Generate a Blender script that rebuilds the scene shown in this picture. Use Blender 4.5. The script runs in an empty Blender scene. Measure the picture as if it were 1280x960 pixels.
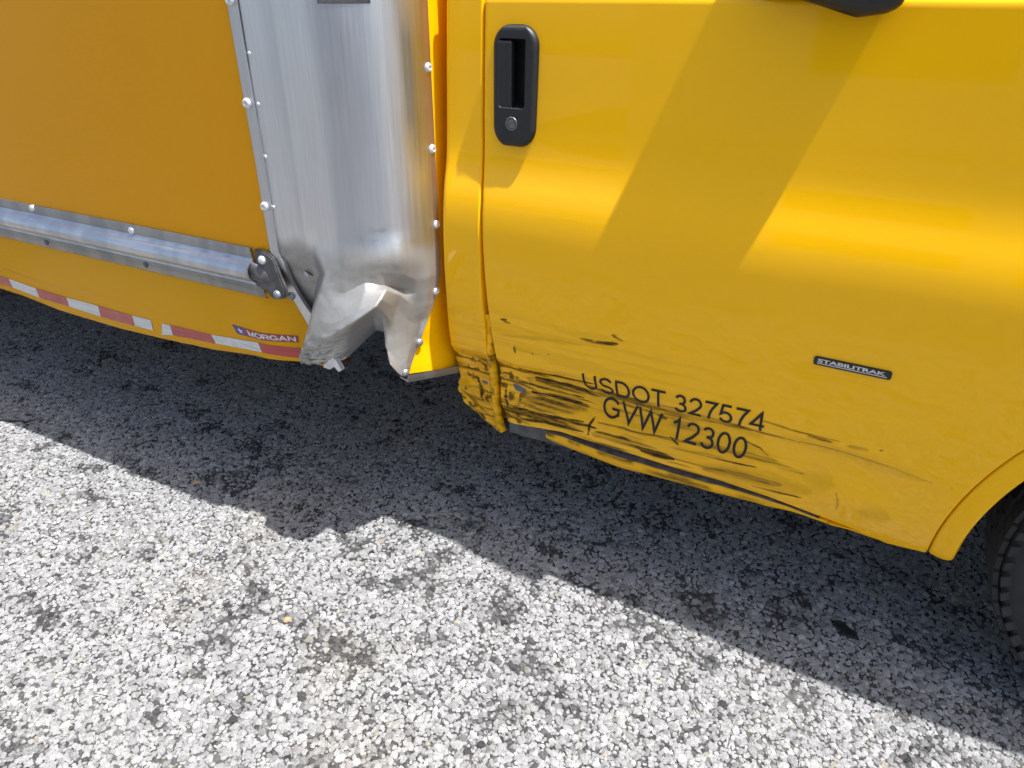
import bpy, bmesh, math, random
import numpy as np
from mathutils import Vector, Matrix

random.seed(7)
rng = np.random.default_rng(11)
scn = bpy.context.scene
COL = scn.collection

# ------------------------------------------------------------------ camera, sky, sun, exposure
FPX, PITCH, YAW, CAM_H, CAM_D = 905.0, math.radians(28.7), math.radians(62.5), 1.30, 1.26
SUN = Vector((0.40, 0.002, 1.0)).normalized()          # direction towards the sun
SUN_EL = math.asin(SUN.z)
SUN_AZ = math.atan2(SUN.x, SUN.y)

heading = np.array([-math.cos(YAW), math.sin(YAW), 0.0])
zax = np.array([0, 0, 1.0])
c_fw = math.cos(PITCH) * heading - math.sin(PITCH) * zax
c_up = math.sin(PITCH) * heading + math.cos(PITCH) * zax
c_rt = np.cross(c_fw, c_up)
c_pos = np.array([0.0, -CAM_D, CAM_H])

cam_d = bpy.data.cameras.new('camera')
cam_d.sensor_width = 36.0
cam_d.lens = FPX / 1280.0 * 36.0
cam_d.clip_start = 0.02
cam_d.clip_end = 2000
cam = bpy.data.objects.new('camera', cam_d)
COL.objects.link(cam)
M = Matrix.Identity(4)
for i in range(3):
    M[i][0], M[i][1], M[i][2], M[i][3] = c_rt[i], c_up[i], -c_fw[i], c_pos[i]
cam.matrix_world = M
scn.camera = cam

world = bpy.data.worlds.new('World')
scn.world = world
world.use_nodes = True
wn = world.node_tree
bg = wn.nodes['Background']
sky = wn.nodes.new('ShaderNodeTexSky')
sky.sky_type = 'NISHITA'
sky.sun_disc = False
sky.sun_elevation = SUN_EL
sky.sun_rotation = SUN_AZ
sky.air_density = 1.0
sky.dust_density = 3.0
sky.ozone_density = 0.4
bg.inputs['Strength'].default_value = 0.115
wn.links.new(sky.outputs[0], bg.inputs[0])

sun_d = bpy.data.lights.new('sun', 'SUN')
sun_d.energy = 4.2
sun_d.angle = math.radians(0.8)
sun_d.color = (1.0, 0.985, 0.97)
sun = bpy.data.objects.new('sun', sun_d)
COL.objects.link(sun)
sun.location = (3, 0, 8)
sun.rotation_euler = (-SUN).to_track_quat('-Z', 'Y').to_euler()

scn.view_settings.view_transform = 'Standard'
scn.view_settings.look = 'None'
scn.view_settings.exposure = 1.10
scn.view_settings.gamma = 1.0


# ------------------------------------------------------------------ survey helpers (photo pixel + known plane -> place in the scene)
def ray(px, py):
    return c_fw + (px - 640) / FPX * c_rt - (py - 480) / FPX * c_up


def onY(px, py, y=0.0):
    d = ray(px, py)
    return c_pos + d * ((y - c_pos[1]) / d[1])


def onX(px, py, x):
    d = ray(px, py)
    return c_pos + d * ((x - c_pos[0]) / d[0])


def onZ(px, py, z=0.0):
    d = ray(px, py)
    return c_pos + d * ((z - c_pos[2]) / d[2])


def onS(px, py, S):
    y = 0.0
    for _ in range(12):
        p = onY(px, py, y)
        y = 0.5 * y + 0.5 * float(S(p[0], p[2]))
    return onY(px, py, y)


# ------------------------------------------------------------------ numpy noise
def vnoise(x, y, seed=0):
    x = np.asarray(x, float)
    y = np.asarray(y, float)
    x, y = np.broadcast_arrays(x, y)
    xi = np.floor(x).astype(np.int64)
    yi = np.floor(y).astype(np.int64)
    fx = x - xi
    fy = y - yi
    fx = fx * fx * (3 - 2 * fx)
    fy = fy * fy * (3 - 2 * fy)

    def hsh(a, b):
        n = (a * 374761393 + b * 668265263 + seed * 974634777) & 0xffffffff
        n = ((n ^ (n >> 13)) * 1274126177) & 0xffffffff
        n = (n ^ (n >> 16)) & 0xffffffff
        return n / 4294967295.0
    a = hsh(xi, yi)
    b = hsh(xi + 1, yi)
    c = hsh(xi, yi + 1)
    d = hsh(xi + 1, yi + 1)
    return (a * (1 - fx) + b * fx) * (1 - fy) + (c * (1 - fx) + d * fx) * fy


def fbm(x, y, seed=0, oct=4):
    s = 0
    a = 0.5
    t = 0
    for o in range(oct):
        s = s + a * vnoise(x * 2 ** o, y * 2 ** o, seed + o * 17)
        t += a
        a *= 0.5
    return s / t


def sst(a, b, x):
    t = np.clip((np.asarray(x, float) - a) / (b - a), 0, 1)
    return t * t * (3 - 2 * t)


def pchip(xk, yk, x):
    """monotone cubic through the knots; yk may be (n, k)"""
    xk = np.asarray(xk, float)
    yk = np.asarray(yk, float)
    flat = yk.ndim == 1
    if flat:
        yk = yk[:, None]
    h = np.diff(xk)[:, None]
    dlt = np.diff(yk, axis=0) / h
    m = np.zeros_like(yk)
    m[0], m[-1] = dlt[0], dlt[-1]
    for i in range(1, len(xk) - 1):
        same = dlt[i - 1] * dlt[i] > 0
        w1 = 2 * h[i] + h[i - 1]
        w2 = h[i] + 2 * h[i - 1]
        with np.errstate(divide='ignore', invalid='ignore'):
            v = (w1 + w2) / (w1 / dlt[i - 1] + w2 / dlt[i])
        m[i] = np.where(same, v, 0)
    x = np.clip(np.asarray(x, float), xk[0], xk[-1])
    k = np.clip(np.searchsorted(xk, x, side='right') - 1, 0, len(xk) - 2)
    t = ((x - xk[k]) / h[k, 0])[..., None]
    hh = h[k]
    r = ((2 * t**3 - 3 * t**2 + 1) * yk[k] + (t**3 - 2 * t**2 + t) * hh * m[k]
         + (-2 * t**3 + 3 * t**2) * yk[k + 1] + (t**3 - t**2) * hh * m[k + 1])
    return r[..., 0] if flat else r


# ------------------------------------------------------------------ materials
def new_mat(name):
    m = bpy.data.materials.new(name)
    m.use_nodes = True
    nt = m.node_tree
    b = nt.nodes['Principled BSDF']
    return m, nt, b


class NT:
    """tiny node-tree helper"""
    def __init__(self, nt):
        self.nt = nt

    def n(self, typ, **kw):
        nd = self.nt.nodes.new(typ)
        for k, v in kw.items():
            setattr(nd, k, v)
        return nd

    def link(self, a, b):
        self.nt.links.new(a, b)

    def coord(self, which='Object'):
        return self.n('ShaderNodeTexCoord').outputs[which]

    def mapping(self, src, scale=(1, 1, 1), loc=(0, 0, 0)):
        m = self.n('ShaderNodeMapping')
        m.inputs['Scale'].default_value = scale
        m.inputs['Location'].default_value = loc
        self.link(src, m.inputs['Vector'])
        return m.outputs[0]

    def noise(self, src, scale, detail=4, rough=0.55):
        t = self.n('ShaderNodeTexNoise')
        t.inputs['Scale'].default_value = scale
        t.inputs['Detail'].default_value = detail
        t.inputs['Roughness'].default_value = rough
        if src is not None:
            self.link(src, t.inputs['Vector'])
        return t.outputs['Fac']

    def ramp(self, src, lo, hi, v0=0.0, v1=1.0):
        r = self.n('ShaderNodeMapRange')
        r.inputs['From Min'].default_value = lo
        r.inputs['From Max'].default_value = hi
        r.inputs['To Min'].default_value = v0
        r.inputs['To Max'].default_value = v1
        r.interpolation_type = 'SMOOTHSTEP'
        self.link(src, r.inputs['Value'])
        return r.outputs['Result']

    def mix(self, fac, a, b):
        m = self.n('ShaderNodeMix', data_type='RGBA')
        self._put(m.inputs[0], fac)
        self._put(m.inputs[6], a)
        self._put(m.inputs[7], b)
        return m.outputs[2]

    def math(self, op, a, b=0.0):
        m = self.n('ShaderNodeMath', operation=op)
        self._put(m.inputs[0], a)
        self._put(m.inputs[1], b)
        return m.outputs[0]

    def attr(self, name, inst=False):
        a = self.n('ShaderNodeAttribute', attribute_name=name)
        if inst:
            a.attribute_type = 'INSTANCER'
        return a

    def bump(self, h, strength, dist, bsdf):
        b = self.n('ShaderNodeBump')
        b.inputs['Strength'].default_value = strength
        b.inputs['Distance'].default_value = dist
        self.link(h, b.inputs['Height'])
        self.link(b.outputs[0], bsdf.inputs['Normal'])
        return b

    def _put(self, sock, v):
        if hasattr(v, 'default_value') or hasattr(v, 'is_linked'):
            self.link(v, sock)
        elif isinstance(v, (tuple, list)):
            sock.default_value = (v[0], v[1], v[2], 1.0) if len(v) == 3 else v
        else:
            sock.default_value = v


YEL = (0.93, 0.478, 0.001)


def mat_paint(name, base=YEL, damage=False, coat=0.9, dust=0.3, rough=0.35):
    m, nt, b = new_mat(name)
    h = NT(nt)
    co = h.coord()
    n1 = h.noise(co, 2.2, 5)
    n2 = h.noise(h.mapping(co, (6, 6, 14)), 9.0, 6, 0.65)
    d = h.math('MULTIPLY', h.ramp(n1, 0.35, 0.75), h.ramp(n2, 0.3, 0.75))
    dust_c = (base[0] * 0.80, base[1] * 0.84, 0.014)
    col = h.mix(h.math('MULTIPLY', d, dust), base, dust_c)
    coatv = h.math('SUBTRACT', coat, h.math('MULTIPLY', d, dust * 0.8))
    rgh = h.math('ADD', rough, h.math('MULTIPLY', d, 0.25))
    if damage:
        sc = h.attr('scuff_shade').outputs['Fac']
        br = h.attr('bare').outputs['Fac']
        du = h.attr('dust').outputs['Fac']
        fine = h.noise(h.mapping(co, (14, 14, 260)), 3.0, 5, 0.7)
        blot = h.noise(co, 60.0, 4, 0.6)
        duf = h.math('MULTIPLY', du, h.ramp(blot, 0.2, 0.8, 0.55, 1.0))
        col = h.mix(h.math('MULTIPLY', duf, 0.72), col, (0.44, 0.225, 0.010))
        f = h.math('MULTIPLY', sc, h.ramp(fine, 0.25, 0.7, 0.6, 1.5))
        f.node.use_clamp = True
        scol = h.mix(h.ramp(blot, 0.3, 0.7), (0.020, 0.013, 0.007), (0.075, 0.042, 0.012))
        col = h.mix(f, col, scol)
        bcol = h.mix(h.ramp(fine, 0.3, 0.7), (0.05, 0.055, 0.06), (0.20, 0.21, 0.22))
        col = h.mix(br, col, bcol)
        mx = h.math('MAXIMUM', h.math('MAXIMUM', f, br), h.math('MULTIPLY', duf, 0.9))
        coatv = h.math('MULTIPLY', coatv, h.math('SUBTRACT', 1.0, mx))
        rgh = h.math('ADD', rgh, h.math('MULTIPLY', mx, 0.3))
        h.bump(h.math('MULTIPLY', fine, h.math('ADD', sc, 0.03)), 0.5, 0.0015, b)
    nt.links.new(col, b.inputs['Base Color'])
    nt.links.new(rgh, b.inputs['Roughness'])
    nt.links.new(coatv, b.inputs['Coat Weight'])
    b.inputs['Coat Roughness'].default_value = 0.03
    b.inputs['Coat IOR'].default_value = 1.36
    b.inputs['Specular IOR Level'].default_value = 0.06
    return m


def mat_simple(name, base, rough=0.5, metal=0.0, var=0.25, scale=30, bump=0.0, coat=0.0):
    m, nt, b = new_mat(name)
    h = NT(nt)
    co = h.coord()
    n = h.noise(co, scale, 5, 0.6)
    dk = tuple(c * (1 - var) for c in base)
    lt = tuple(min(1, c * (1 + var)) for c in base)
    nt.links.new(h.mix(h.ramp(n, 0.3, 0.7), dk, lt), b.inputs['Base Color'])
    nt.links.new(h.ramp(n, 0.2, 0.8, rough * 0.85, min(1, rough * 1.2)), b.inputs['Roughness'])
    b.inputs['Metallic'].default_value = metal
    b.inputs['Coat Weight'].default_value = coat
    if bump:
        h.bump(n, bump, 0.002, b)
    return m


def mat_alu(name, base=(0.72, 0.73, 0.75), rough=0.36, grime=False, stretch=(40, 40, 1.2)):
    m, nt, b = new_mat(name)
    h = NT(nt)
    co = h.coord()
    brushed = h.noise(h.mapping(co, stretch), 6.0, 6, 0.7)
    cloud = h.noise(co, 5.0, 4)
    col = h.mix(h.ramp(brushed, 0.25, 0.75), tuple(c * 0.86 for c in base), base)
    col = h.mix(h.math('MULTIPLY', h.ramp(cloud, 0.4, 0.7), 0.25), col, tuple(c * 0.8 for c in base))
    band = h.noise(h.mapping(co, (9, 9, 0.35)), 1.6, 3)
    col = h.mix(h.math('MULTIPLY', h.ramp(band, 0.42, 0.62), 0.45), col, tuple(c * f for c, f in zip(base, (0.50, 0.53, 0.58))))
    rg = h.math('ADD', h.ramp(brushed, 0.2, 0.8, rough - 0.05, rough + 0.08), h.ramp(cloud, 0.3, 0.7, -0.04, 0.05))
    met = 1.0
    if grime:
        g = h.attr('grime').outputs['Fac']
        s = h.attr('scuff_shade').outputs['Fac']
        blot = h.noise(co, 45.0, 5, 0.65)
        gf = h.math('MULTIPLY', g, h.ramp(blot, 0.25, 0.75, 0.75, 1.0))
        col = h.mix(gf, col, (0.31, 0.295, 0.265))
        col = h.mix(h.math('MULTIPLY', s, h.ramp(blot, 0.35, 0.6)), col, (0.05, 0.046, 0.04))
        met = h.math('SUBTRACT', 1.0, h.math('MULTIPLY', gf, 0.55))
        rg = h.math('ADD', rg, h.math('MULTIPLY', gf, 0.10))
        vo = h.n('ShaderNodeTexVoronoi', feature='DISTANCE_TO_EDGE')
        vo.inputs['Scale'].default_value = 5
        h.bump(h.noise(co, 90.0, 3), 0.12, 0.001, b)
    nt.links.new(col, b.inputs['Base Color'])
    nt.links.new(rg, b.inputs['Roughness'])
    h._put(b.inputs['Metallic'], met)
    return m


def mat_tape(name, base):
    m, nt, b = new_mat(name)
    h = NT(nt)
    co = h.coord()
    st = h.noise(h.mapping(co, (3, 3, 90)), 4.0, 4)
    n = h.noise(co, 25, 5)
    col = h.mix(h.ramp(st, 0.5, 0.7), base, tuple(c * 0.66 for c in base))
    col = h.mix(h.math('MULTIPLY', h.ramp(n, 0.5, 0.8), 0.35), col, (0.30, 0.22, 0.12))
    nt.links.new(col, b.inputs['Base Color'])
    b.inputs['Roughness'].default_value = 0.35
    b.inputs['Coat Weight'].default_value = 0.3
    return m


M_YEL = mat_paint('yellow_paint', coat=0.6)
M_DOOR = mat_paint('yellow_door_paint', damage=True, dust=0.12, coat=1.0)
M_BOX = mat_paint('yellow_box_panel', base=(0.74, 0.315, 0.0005), coat=0.4, dust=0.25, rough=0.4)
M_SKIRT = mat_paint('yellow_skirt', base=(0.70, 0.335, 0.008), coat=0.2, dust=0.8, rough=0.5)
M_ALU = mat_alu('brushed_aluminium', grime=True)
M_RAIL = mat_alu('rail_aluminium', base=(0.62, 0.63, 0.65), rough=0.38, stretch=(1.2, 40, 40))
M_RAILD = mat_alu('dirt_reflection_aluminium', base=(0.42, 0.41, 0.39), rough=0.5, stretch=(1.2, 40, 40))  # dirt tone; also paints the upper flange's dark reflection
M_RIVET = mat_simple('rivet_metal', (0.66, 0.67, 0.68), 0.42, 0.55, 0.15, 60)
M_RIVETD = mat_simple('grey_bolt', (0.26, 0.27, 0.28), 0.5, 0.5, 0.2, 60)
M_CAP = mat_simple('cast_end_cap', (0.115, 0.112, 0.115), 0.5, 0.5, 0.3, 40, 0.1)
M_BLACK = mat_simple('black_plastic', (0.009, 0.009, 0.009), 0.45, 0, 0.25, 200, 0.08)
M_PADDLE = mat_simple('black_paddle', (0.013, 0.013, 0.013), 0.40, 0, 0.2, 200, 0.05)
M_CHROME = mat_simple('lock_metal', (0.16, 0.16, 0.16), 0.35, 0.7, 0.2, 100)
M_LETTER = mat_simple('lettering_vinyl', (0.008, 0.005, 0.004), 0.6, 0, 0.3, 80)
M_WHITE = mat_simple('white_print', (0.62, 0.60, 0.57), 0.5, 0, 0.1, 80)
M_RUBBER = mat_simple('tyre_rubber', (0.022, 0.023, 0.024), 0.8, 0, 0.35, 30, 0.15)
M_DARK = mat_simple('underbody', (0.02, 0.02, 0.02), 0.8, 0, 0.3, 12)
M_GAP = mat_simple('channel_grime', (0.12, 0.12, 0.125), 0.5, 0.3, 0.5, 35, 0.2)
M_STEEL = mat_simple('primer_metal', (0.09, 0.092, 0.095), 0.5, 0.4, 0.3, 40)
M_RED = mat_tape('red_reflector', (0.42, 0.055, 0.05))
M_WHT = mat_tape('white_reflector', (0.60, 0.60, 0.57))
M_STRED = mat_simple('sticker_red', (0.28, 0.045, 0.05), 0.4, 0, 0.12, 60)
M_STBLU = mat_simple('sticker_blue', (0.075, 0.05, 0.17), 0.4, 0, 0.12, 60)
M_PLATE = mat_simple('data_plate', (0.20, 0.21, 0.22), 0.4, 0.3, 0.15, 50)
M_GLASS, _nt, _b = new_mat('tinted_glass')
_b.inputs['Base Color'].default_value = (0.02, 0.025, 0.025, 1)
_b.inputs['Roughness'].default_value = 0.03
_b.inputs['Coat Weight'].default_value = 1.0
M_RIM = mat_simple('wheel_steel', (0.35, 0.35, 0.35), 0.45, 0.7, 0.15, 30)
M_LAMP = mat_simple('lamp_lens', (0.5, 0.5, 0.5), 0.1, 0.2, 0.1, 20)


# ------------------------------------------------------------------ mesh helpers
def mesh_obj(name, verts, faces, mat, parent=None, smooth=True, attrs=None):
    me = bpy.data.meshes.new(name)
    me.from_pydata([tuple(map(float, v)) for v in verts], [], [tuple(map(int, f)) for f in faces])
    if smooth:
        me.polygons.foreach_set('use_smooth', np.ones(len(me.polygons), bool))
    if attrs:
        for k, a in attrs.items():
            at = me.attributes.new(k, 'FLOAT', 'POINT')
            at.data.foreach_set('value', np.asarray(a, np.float32).ravel())
    me.update()
    me.materials.append(mat)
    o = bpy.data.objects.new(name, me)
    COL.objects.link(o)
    if parent is not None:
        o.parent = parent
    return o


def grid_faces(nr, nc, keep=None, flip=False):
    i, j = np.meshgrid(np.arange(nr - 1), np.arange(nc - 1), indexing='ij')
    a = i * nc + j
    f = np.stack([a, a + 1, a + nc + 1, a + nc], -1).reshape(-1, 4)
    if flip:
        f = f[:, ::-1]
    if keep is not None:
        f = f[keep.reshape(-1)]
    return f


def grid_obj(name, P, mat, parent=None, attrs=None, keep=None, flip=False, thick=0.0, smooth=True):
    nr, nc = P.shape[:2]
    o = mesh_obj(name, P.reshape(-1, 3), grid_faces(nr, nc, keep, flip), mat, parent, smooth,
                 {k: v for k, v in (attrs or {}).items()})
    if thick:
        s = o.modifiers.new('sheet', 'SOLIDIFY')
        s.thickness = thick
        s.offset = -1
    return o


def bm_obj(name, bm, mat, parent=None, smooth=False):
    me = bpy.data.meshes.new(name)
    bmesh.ops.recalc_face_normals(bm, faces=bm.faces)
    bm.to_mesh(me)
    bm.free()
    if smooth:
        me.polygons.foreach_set('use_smooth', np.ones(len(me.polygons), bool))
    me.materials.append(mat)
    o = bpy.data.objects.new(name, me)
    COL.objects.link(o)
    if parent is not None:
        o.parent = parent
    return o


def bm_box(bm, lo, hi, bevel=0.0, rot=None, piv=None):
    lo, hi = Vector(lo), Vector(hi)
    r = bmesh.ops.create_cube(bm, size=1.0)
    vs = r['verts']
    for v in vs:
        v.co = Vector(((v.co.x + .5) * (hi.x - lo.x) + lo.x, (v.co.y + .5) * (hi.y - lo.y) + lo.y, (v.co.z + .5) * (hi.z - lo.z) + lo.z))
    if rot is not None:
        bmesh.ops.rotate(bm, verts=vs, cent=piv or (lo + hi) / 2, matrix=rot)
    if bevel:
        es = list({e for v in vs for e in v.link_edges})
        bmesh.ops.bevel(bm, geom=es, offset=bevel, segments=2, profile=0.6, affect='EDGES')


def box_part(name, lo, hi, mat, parent, bevel=0.01, rot=None):
    bm = bmesh.new()
    bm_box(bm, lo, hi, bevel, rot)
    return bm_obj(name, bm, mat, parent)


def lathe(profile, n=20):
    """profile of (radius, height) about +Z -> verts, faces"""
    V, Fc = [], []
    m = len(profile)
    for k in range(n):
        a = 2 * math.pi * k / n
        for r, h in profile:
            V.append((r * math.cos(a), r * math.sin(a), h))
    for k in range(n):
        k2 = (k + 1) % n
        for j in range(m - 1):
            Fc.append((k * m + j, k2 * m + j, k2 * m + j + 1, k * m + j + 1))
    return V, Fc


_mesh_cache = {}


def rivet(parent, pos, nrm, rad, mat, hgt=None, name='rivet', dish=True):
    key = (name, mat.name, dish)
    if key not in _mesh_cache:
        if dish:
            prof = [(1.0, -0.3), (1.0, 0.12), (0.93, 0.32), (0.72, 0.55), (0.45, 0.66), (0.40, 0.62), (0.30, 0.36), (0.0, 0.34)]
        else:
            prof = [(1.0, -0.3), (1.0, 0.15), (0.9, 0.42), (0.6, 0.62), (0.3, 0.7), (0.0, 0.72)]
        V, Fc = lathe(prof, 18)
        o = mesh_obj(name, V, Fc, mat, parent)
        _mesh_cache[key] = o.data
    else:
        o = bpy.data.objects.new(name, _mesh_cache[key])
        COL.objects.link(o)
        o.parent = parent
    o.location = pos
    o.scale = (rad, rad, hgt or rad)
    o.rotation_mode = 'QUATERNION'
    q = Vector(nrm).to_track_quat('Z', 'Y')
    o.rotation_quaternion = q
    return o


def text_pts(s, bold=0.0, space=1.0):
    """flat glyph mesh of a string: verts (x, y) with cap height 1, faces"""
    cu = bpy.data.curves.new('t', 'FONT')
    cu.body = s
    cu.size = 1.0
    cu.offset = bold
    cu.space_character = space
    cu.resolution_u = 6
    ob = bpy.data.objects.new('t', cu)
    COL.objects.link(ob)
    bpy.context.view_layer.update()
    dg = bpy.context.evaluated_depsgraph_get()
    me = bpy.data.meshes.new_from_object(ob.evaluated_get(dg))
    bpy.data.objects.remove(ob)
    bpy.data.curves.remove(cu)
    bm = bmesh.new()
    bm.from_mesh(me)
    bpy.data.meshes.remove(me)
    bmesh.ops.remove_doubles(bm, verts=bm.verts, dist=1e-5)
    return bm


def _arc(cx, cy, rx, ry, a0, a1, n=14):
    return [(cx + rx * math.cos(math.radians(a0 + (a1 - a0) * k / n)), cy + ry * math.sin(math.radians(a0 + (a1 - a0) * k / n))) for k in range(n + 1)]


# plain grotesque capitals and figures as centre lines: advance width, strokes (cap height 1)
GLYPHS = {
    ' ': (0.38, []),
    'U': (0.98, [[(0.13, 1)] + _arc(0.47, 0.38, 0.34, 0.33, 180, 360) + [(0.81, 1)]]),
    'S': (0.91, [_arc(0.45, 0.72, 0.31, 0.23, 20, 270, 16)[:-1] + _arc(0.45, 0.27, 0.34, 0.22, 90, -165, 18)]),
    'D': (0.98, [[(0.14, 0.05), (0.14, 0.95), (0.42, 0.95)] + _arc(0.42, 0.5, 0.42, 0.45, 90, -90, 18) + [(0.14, 0.05)]]),
    'O': (1.06, [_arc(0.52, 0.5, 0.43, 0.45, 90, 450, 30)]),
    'T': (0.84, [[(0.03, 0.95), (0.79, 0.95)], [(0.41, 0.95), (0.41, 0)]]),
    'G': (1.06, [_arc(0.52, 0.5, 0.42, 0.45, 35, 322, 24) + [(0.90, 0.22), (0.90, 0.46), (0.54, 0.46)]]),
    'V': (0.90, [[(0.05, 1), (0.44, 0.03), (0.83, 1)]]),
    'W': (1.28, [[(0.05, 1), (0.32, 0.03), (0.63, 0.95), (0.94, 0.03), (1.21, 1)]]),
    '0': (0.77, [_arc(0.38, 0.5, 0.27, 0.45, 90, 450, 28)]),
    '1': (0.77, [[(0.17, 0.74), (0.36, 0.86), (0.44, 1), (0.44, 0)]]),
    '2': (0.77, [_arc(0.38, 0.69, 0.27, 0.26, 170, -35, 16) + [(0.42, 0.32), (0.18, 0.14), (0.10, 0.055), (0.66, 0.055)]]),
    '3': (0.77, [_arc(0.36, 0.73, 0.23, 0.22, 160, -80, 14) + [(0.30, 0.52)], [(0.30, 0.52)] + _arc(0.37, 0.28, 0.27, 0.235, 95, -165, 18)]),
    '4': (0.77, [[(0.54, 0), (0.54, 0.96), (0.06, 0.28), (0.71, 0.28)]]),
    '5': (0.77, [[(0.62, 0.95), (0.20, 0.95), (0.12, 0.48)] + _arc(0.36, 0.32, 0.28, 0.27, 140, -160, 18)]),
    'M': (1.16, [[(0.14, 0), (0.14, 0.93), (0.56, 0.12), (0.98, 0.93), (0.98, 0)]]),
    'R': (1.0, [[(0.14, 0), (0.14, 0.92), (0.56, 0.92)] + _arc(0.58, 0.70, 0.26, 0.22, 90, -90, 10) + [(0.14, 0.48)], [(0.52, 0.48), (0.86, 0.0)]]),
    'A': (1.0, [[(0.06, 0), (0.48, 0.95), (0.90, 0)], [(0.22, 0.32), (0.74, 0.32)]]),
    'N': (1.04, [[(0.14, 0), (0.14, 0.95), (0.86, 0.05), (0.86, 1)]]),
    '7': (0.77, [[(0.08, 0.94), (0.66, 0.94), (0.46, 0.64), (0.34, 0.34), (0.28, 0)]]),
}


def ribbon(pts, hw):
    """constant-width band along a centre line, mitred at the corners -> verts, quads"""
    P_ = [np.array(p, float) for p in pts]
    P_ = [p for k, p in enumerate(P_) if k == 0 or np.linalg.norm(p - P_[k - 1]) > 1e-4]
    n = len(P_)
    closed = np.linalg.norm(P_[0] - P_[-1]) < 1e-3
    V_ = []
    for k in range(n):
        a = P_[k] - P_[k - 1] if k > 0 else (P_[-1] - P_[-2] if closed else P_[1] - P_[0])
        b = P_[k + 1] - P_[k] if k < n - 1 else (P_[1] - P_[0] if closed else P_[-1] - P_[-2])
        a, b = a / np.linalg.norm(a), b / np.linalg.norm(b)
        na, nb = np.array([-a[1], a[0]]), np.array([-b[1], b[0]])
        m = na + nb
        m = m / max(np.linalg.norm(m), 1e-6)
        m = m * min(hw / max(m @ na, 0.25), hw * 2.6)
        V_ += [P_[k] + m, P_[k] - m]
    return V_, [(2 * k, 2 * k + 1, 2 * k + 3, 2 * k + 2) for k in range(n - 1)]


def stroke_text(text, origin, width, cap, place, mat, parent, rot=0.0, hw=0.066):
    """sheet-vinyl lettering: one object for each character"""
    adv = sum(GLYPHS[c][0] for c in text)
    kx = width / adv
    ca, sa = math.cos(rot), math.sin(rot)
    x = 0.0
    for c in text:
        V_, F_ = [], []
        for st in GLYPHS[c][1]:
            # split long straight runs so that the letter can follow the dents
            q = [st[0]]
            for a, b in zip(st[:-1], st[1:]):
                m = max(1, int(math.hypot(b[0] - a[0], b[1] - a[1]) / 0.09))
                q += [(a[0] + (b[0] - a[0]) * k / m, a[1] + (b[1] - a[1]) * k / m) for k in range(1, m + 1)]
            v, f = ribbon(q, hw)
            o0 = len(V_)
            for p in v:
                u, w = (x + p[0]) * kx, p[1] * cap
                V_.append(place(origin[0] + u * ca - w * sa, origin[1] + u * sa + w * ca))
            F_ += [tuple(o0 + i for i in ff) for ff in f]
        if F_:
            mesh_obj('letter', V_, F_, mat, parent, False)
        x += GLYPHS[c][0]


def split_letters(bm, mat, parent):
    """each glyph becomes an object of its own"""
    bm.verts.ensure_lookup_table()
    seen = set()
    for v0 in bm.verts:
        if v0.index in seen:
            continue
        isl, st = [], [v0]
        seen.add(v0.index)
        while st:
            v = st.pop()
            isl.append(v)
            for e in v.link_edges:
                w = e.other_vert(v)
                if w.index not in seen:
                    seen.add(w.index)
                    st.append(w)
        ix = {v.index: k for k, v in enumerate(isl)}
        fs = {f for v in isl for f in v.link_faces}
        if fs:
            mesh_obj('letter', [v.co for v in isl], [[ix[v.index] for v in f.verts] for f in fs], mat, parent, False)
    bm.free()


def lettering(name, s, origin, ux, width, cap, place, mat, parent, bold=0.0, shear=0.0, cut=0.0, rot=0.0):
    """string laid along +x from origin=(x, z); place(x, z) -> world point a hair off the surface"""
    bm = text_pts(s, bold)
    xs = [v.co.x for v in bm.verts]
    ys = [v.co.y for v in bm.verts]
    x0, x1, y1 = min(xs), max(xs), max(ys)
    ref = text_pts('H', bold)
    capu = max(v.co.y for v in ref.verts)
    ref.free()
    for v in bm.verts:
        a = (v.co.x - x0) / (x1 - x0) * width + shear * v.co.y / capu * cap
        b = v.co.y / capu * cap
        v.co = Vector((a, b, 0))
    if cut:
        k = -cap * 0.1
        while k < cap * 1.1:
            bmesh.ops.bisect_plane(bm, geom=list(bm.verts) + list(bm.edges) + list(bm.faces), plane_co=(0, k, 0), plane_no=(0, 1, 0))
            k += cut
        k = 0.0
        while k < width:
            bmesh.ops.bisect_plane(bm, geom=list(bm.verts) + list(bm.edges) + list(bm.faces), plane_co=(k, 0, 0), plane_no=(1, 0, 0))
            k += cut * 2
    bm.verts.index_update()
    ca, sa = math.cos(rot), math.sin(rot)
    for v in bm.verts:
        a, b = v.co.x, v.co.y
        v.co = Vector(place(origin[0] + a * ca - b * sa, origin[1] + a * sa + b * ca))
    split_letters(bm, mat, parent)


def poly_patch(name, pts, mat, parent, off=(0, 0, 0), sub=0):
    bm = bmesh.new()
    vs = [bm.verts.new(Vector(p) + Vector(off)) for p in pts]
    bm.faces.new(vs)
    if sub:
        bmesh.ops.subdivide_edges(bm, edges=bm.edges[:], cuts=sub, use_grid_fill=True)
    me = bpy.data.meshes.new(name)
    bm.to_mesh(me)
    bm.free()
    me.materials.append(mat)
    o = bpy.data.objects.new(name, me)
    COL.objects.link(o)
    o.parent = parent
    return o


def tag(o, label=None, cat=None, group=None, kind=None):
    for k, v in (('label', label), ('category', cat), ('group', group), ('kind', kind)):
        if v:
            o[k] = v
    return o


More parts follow.
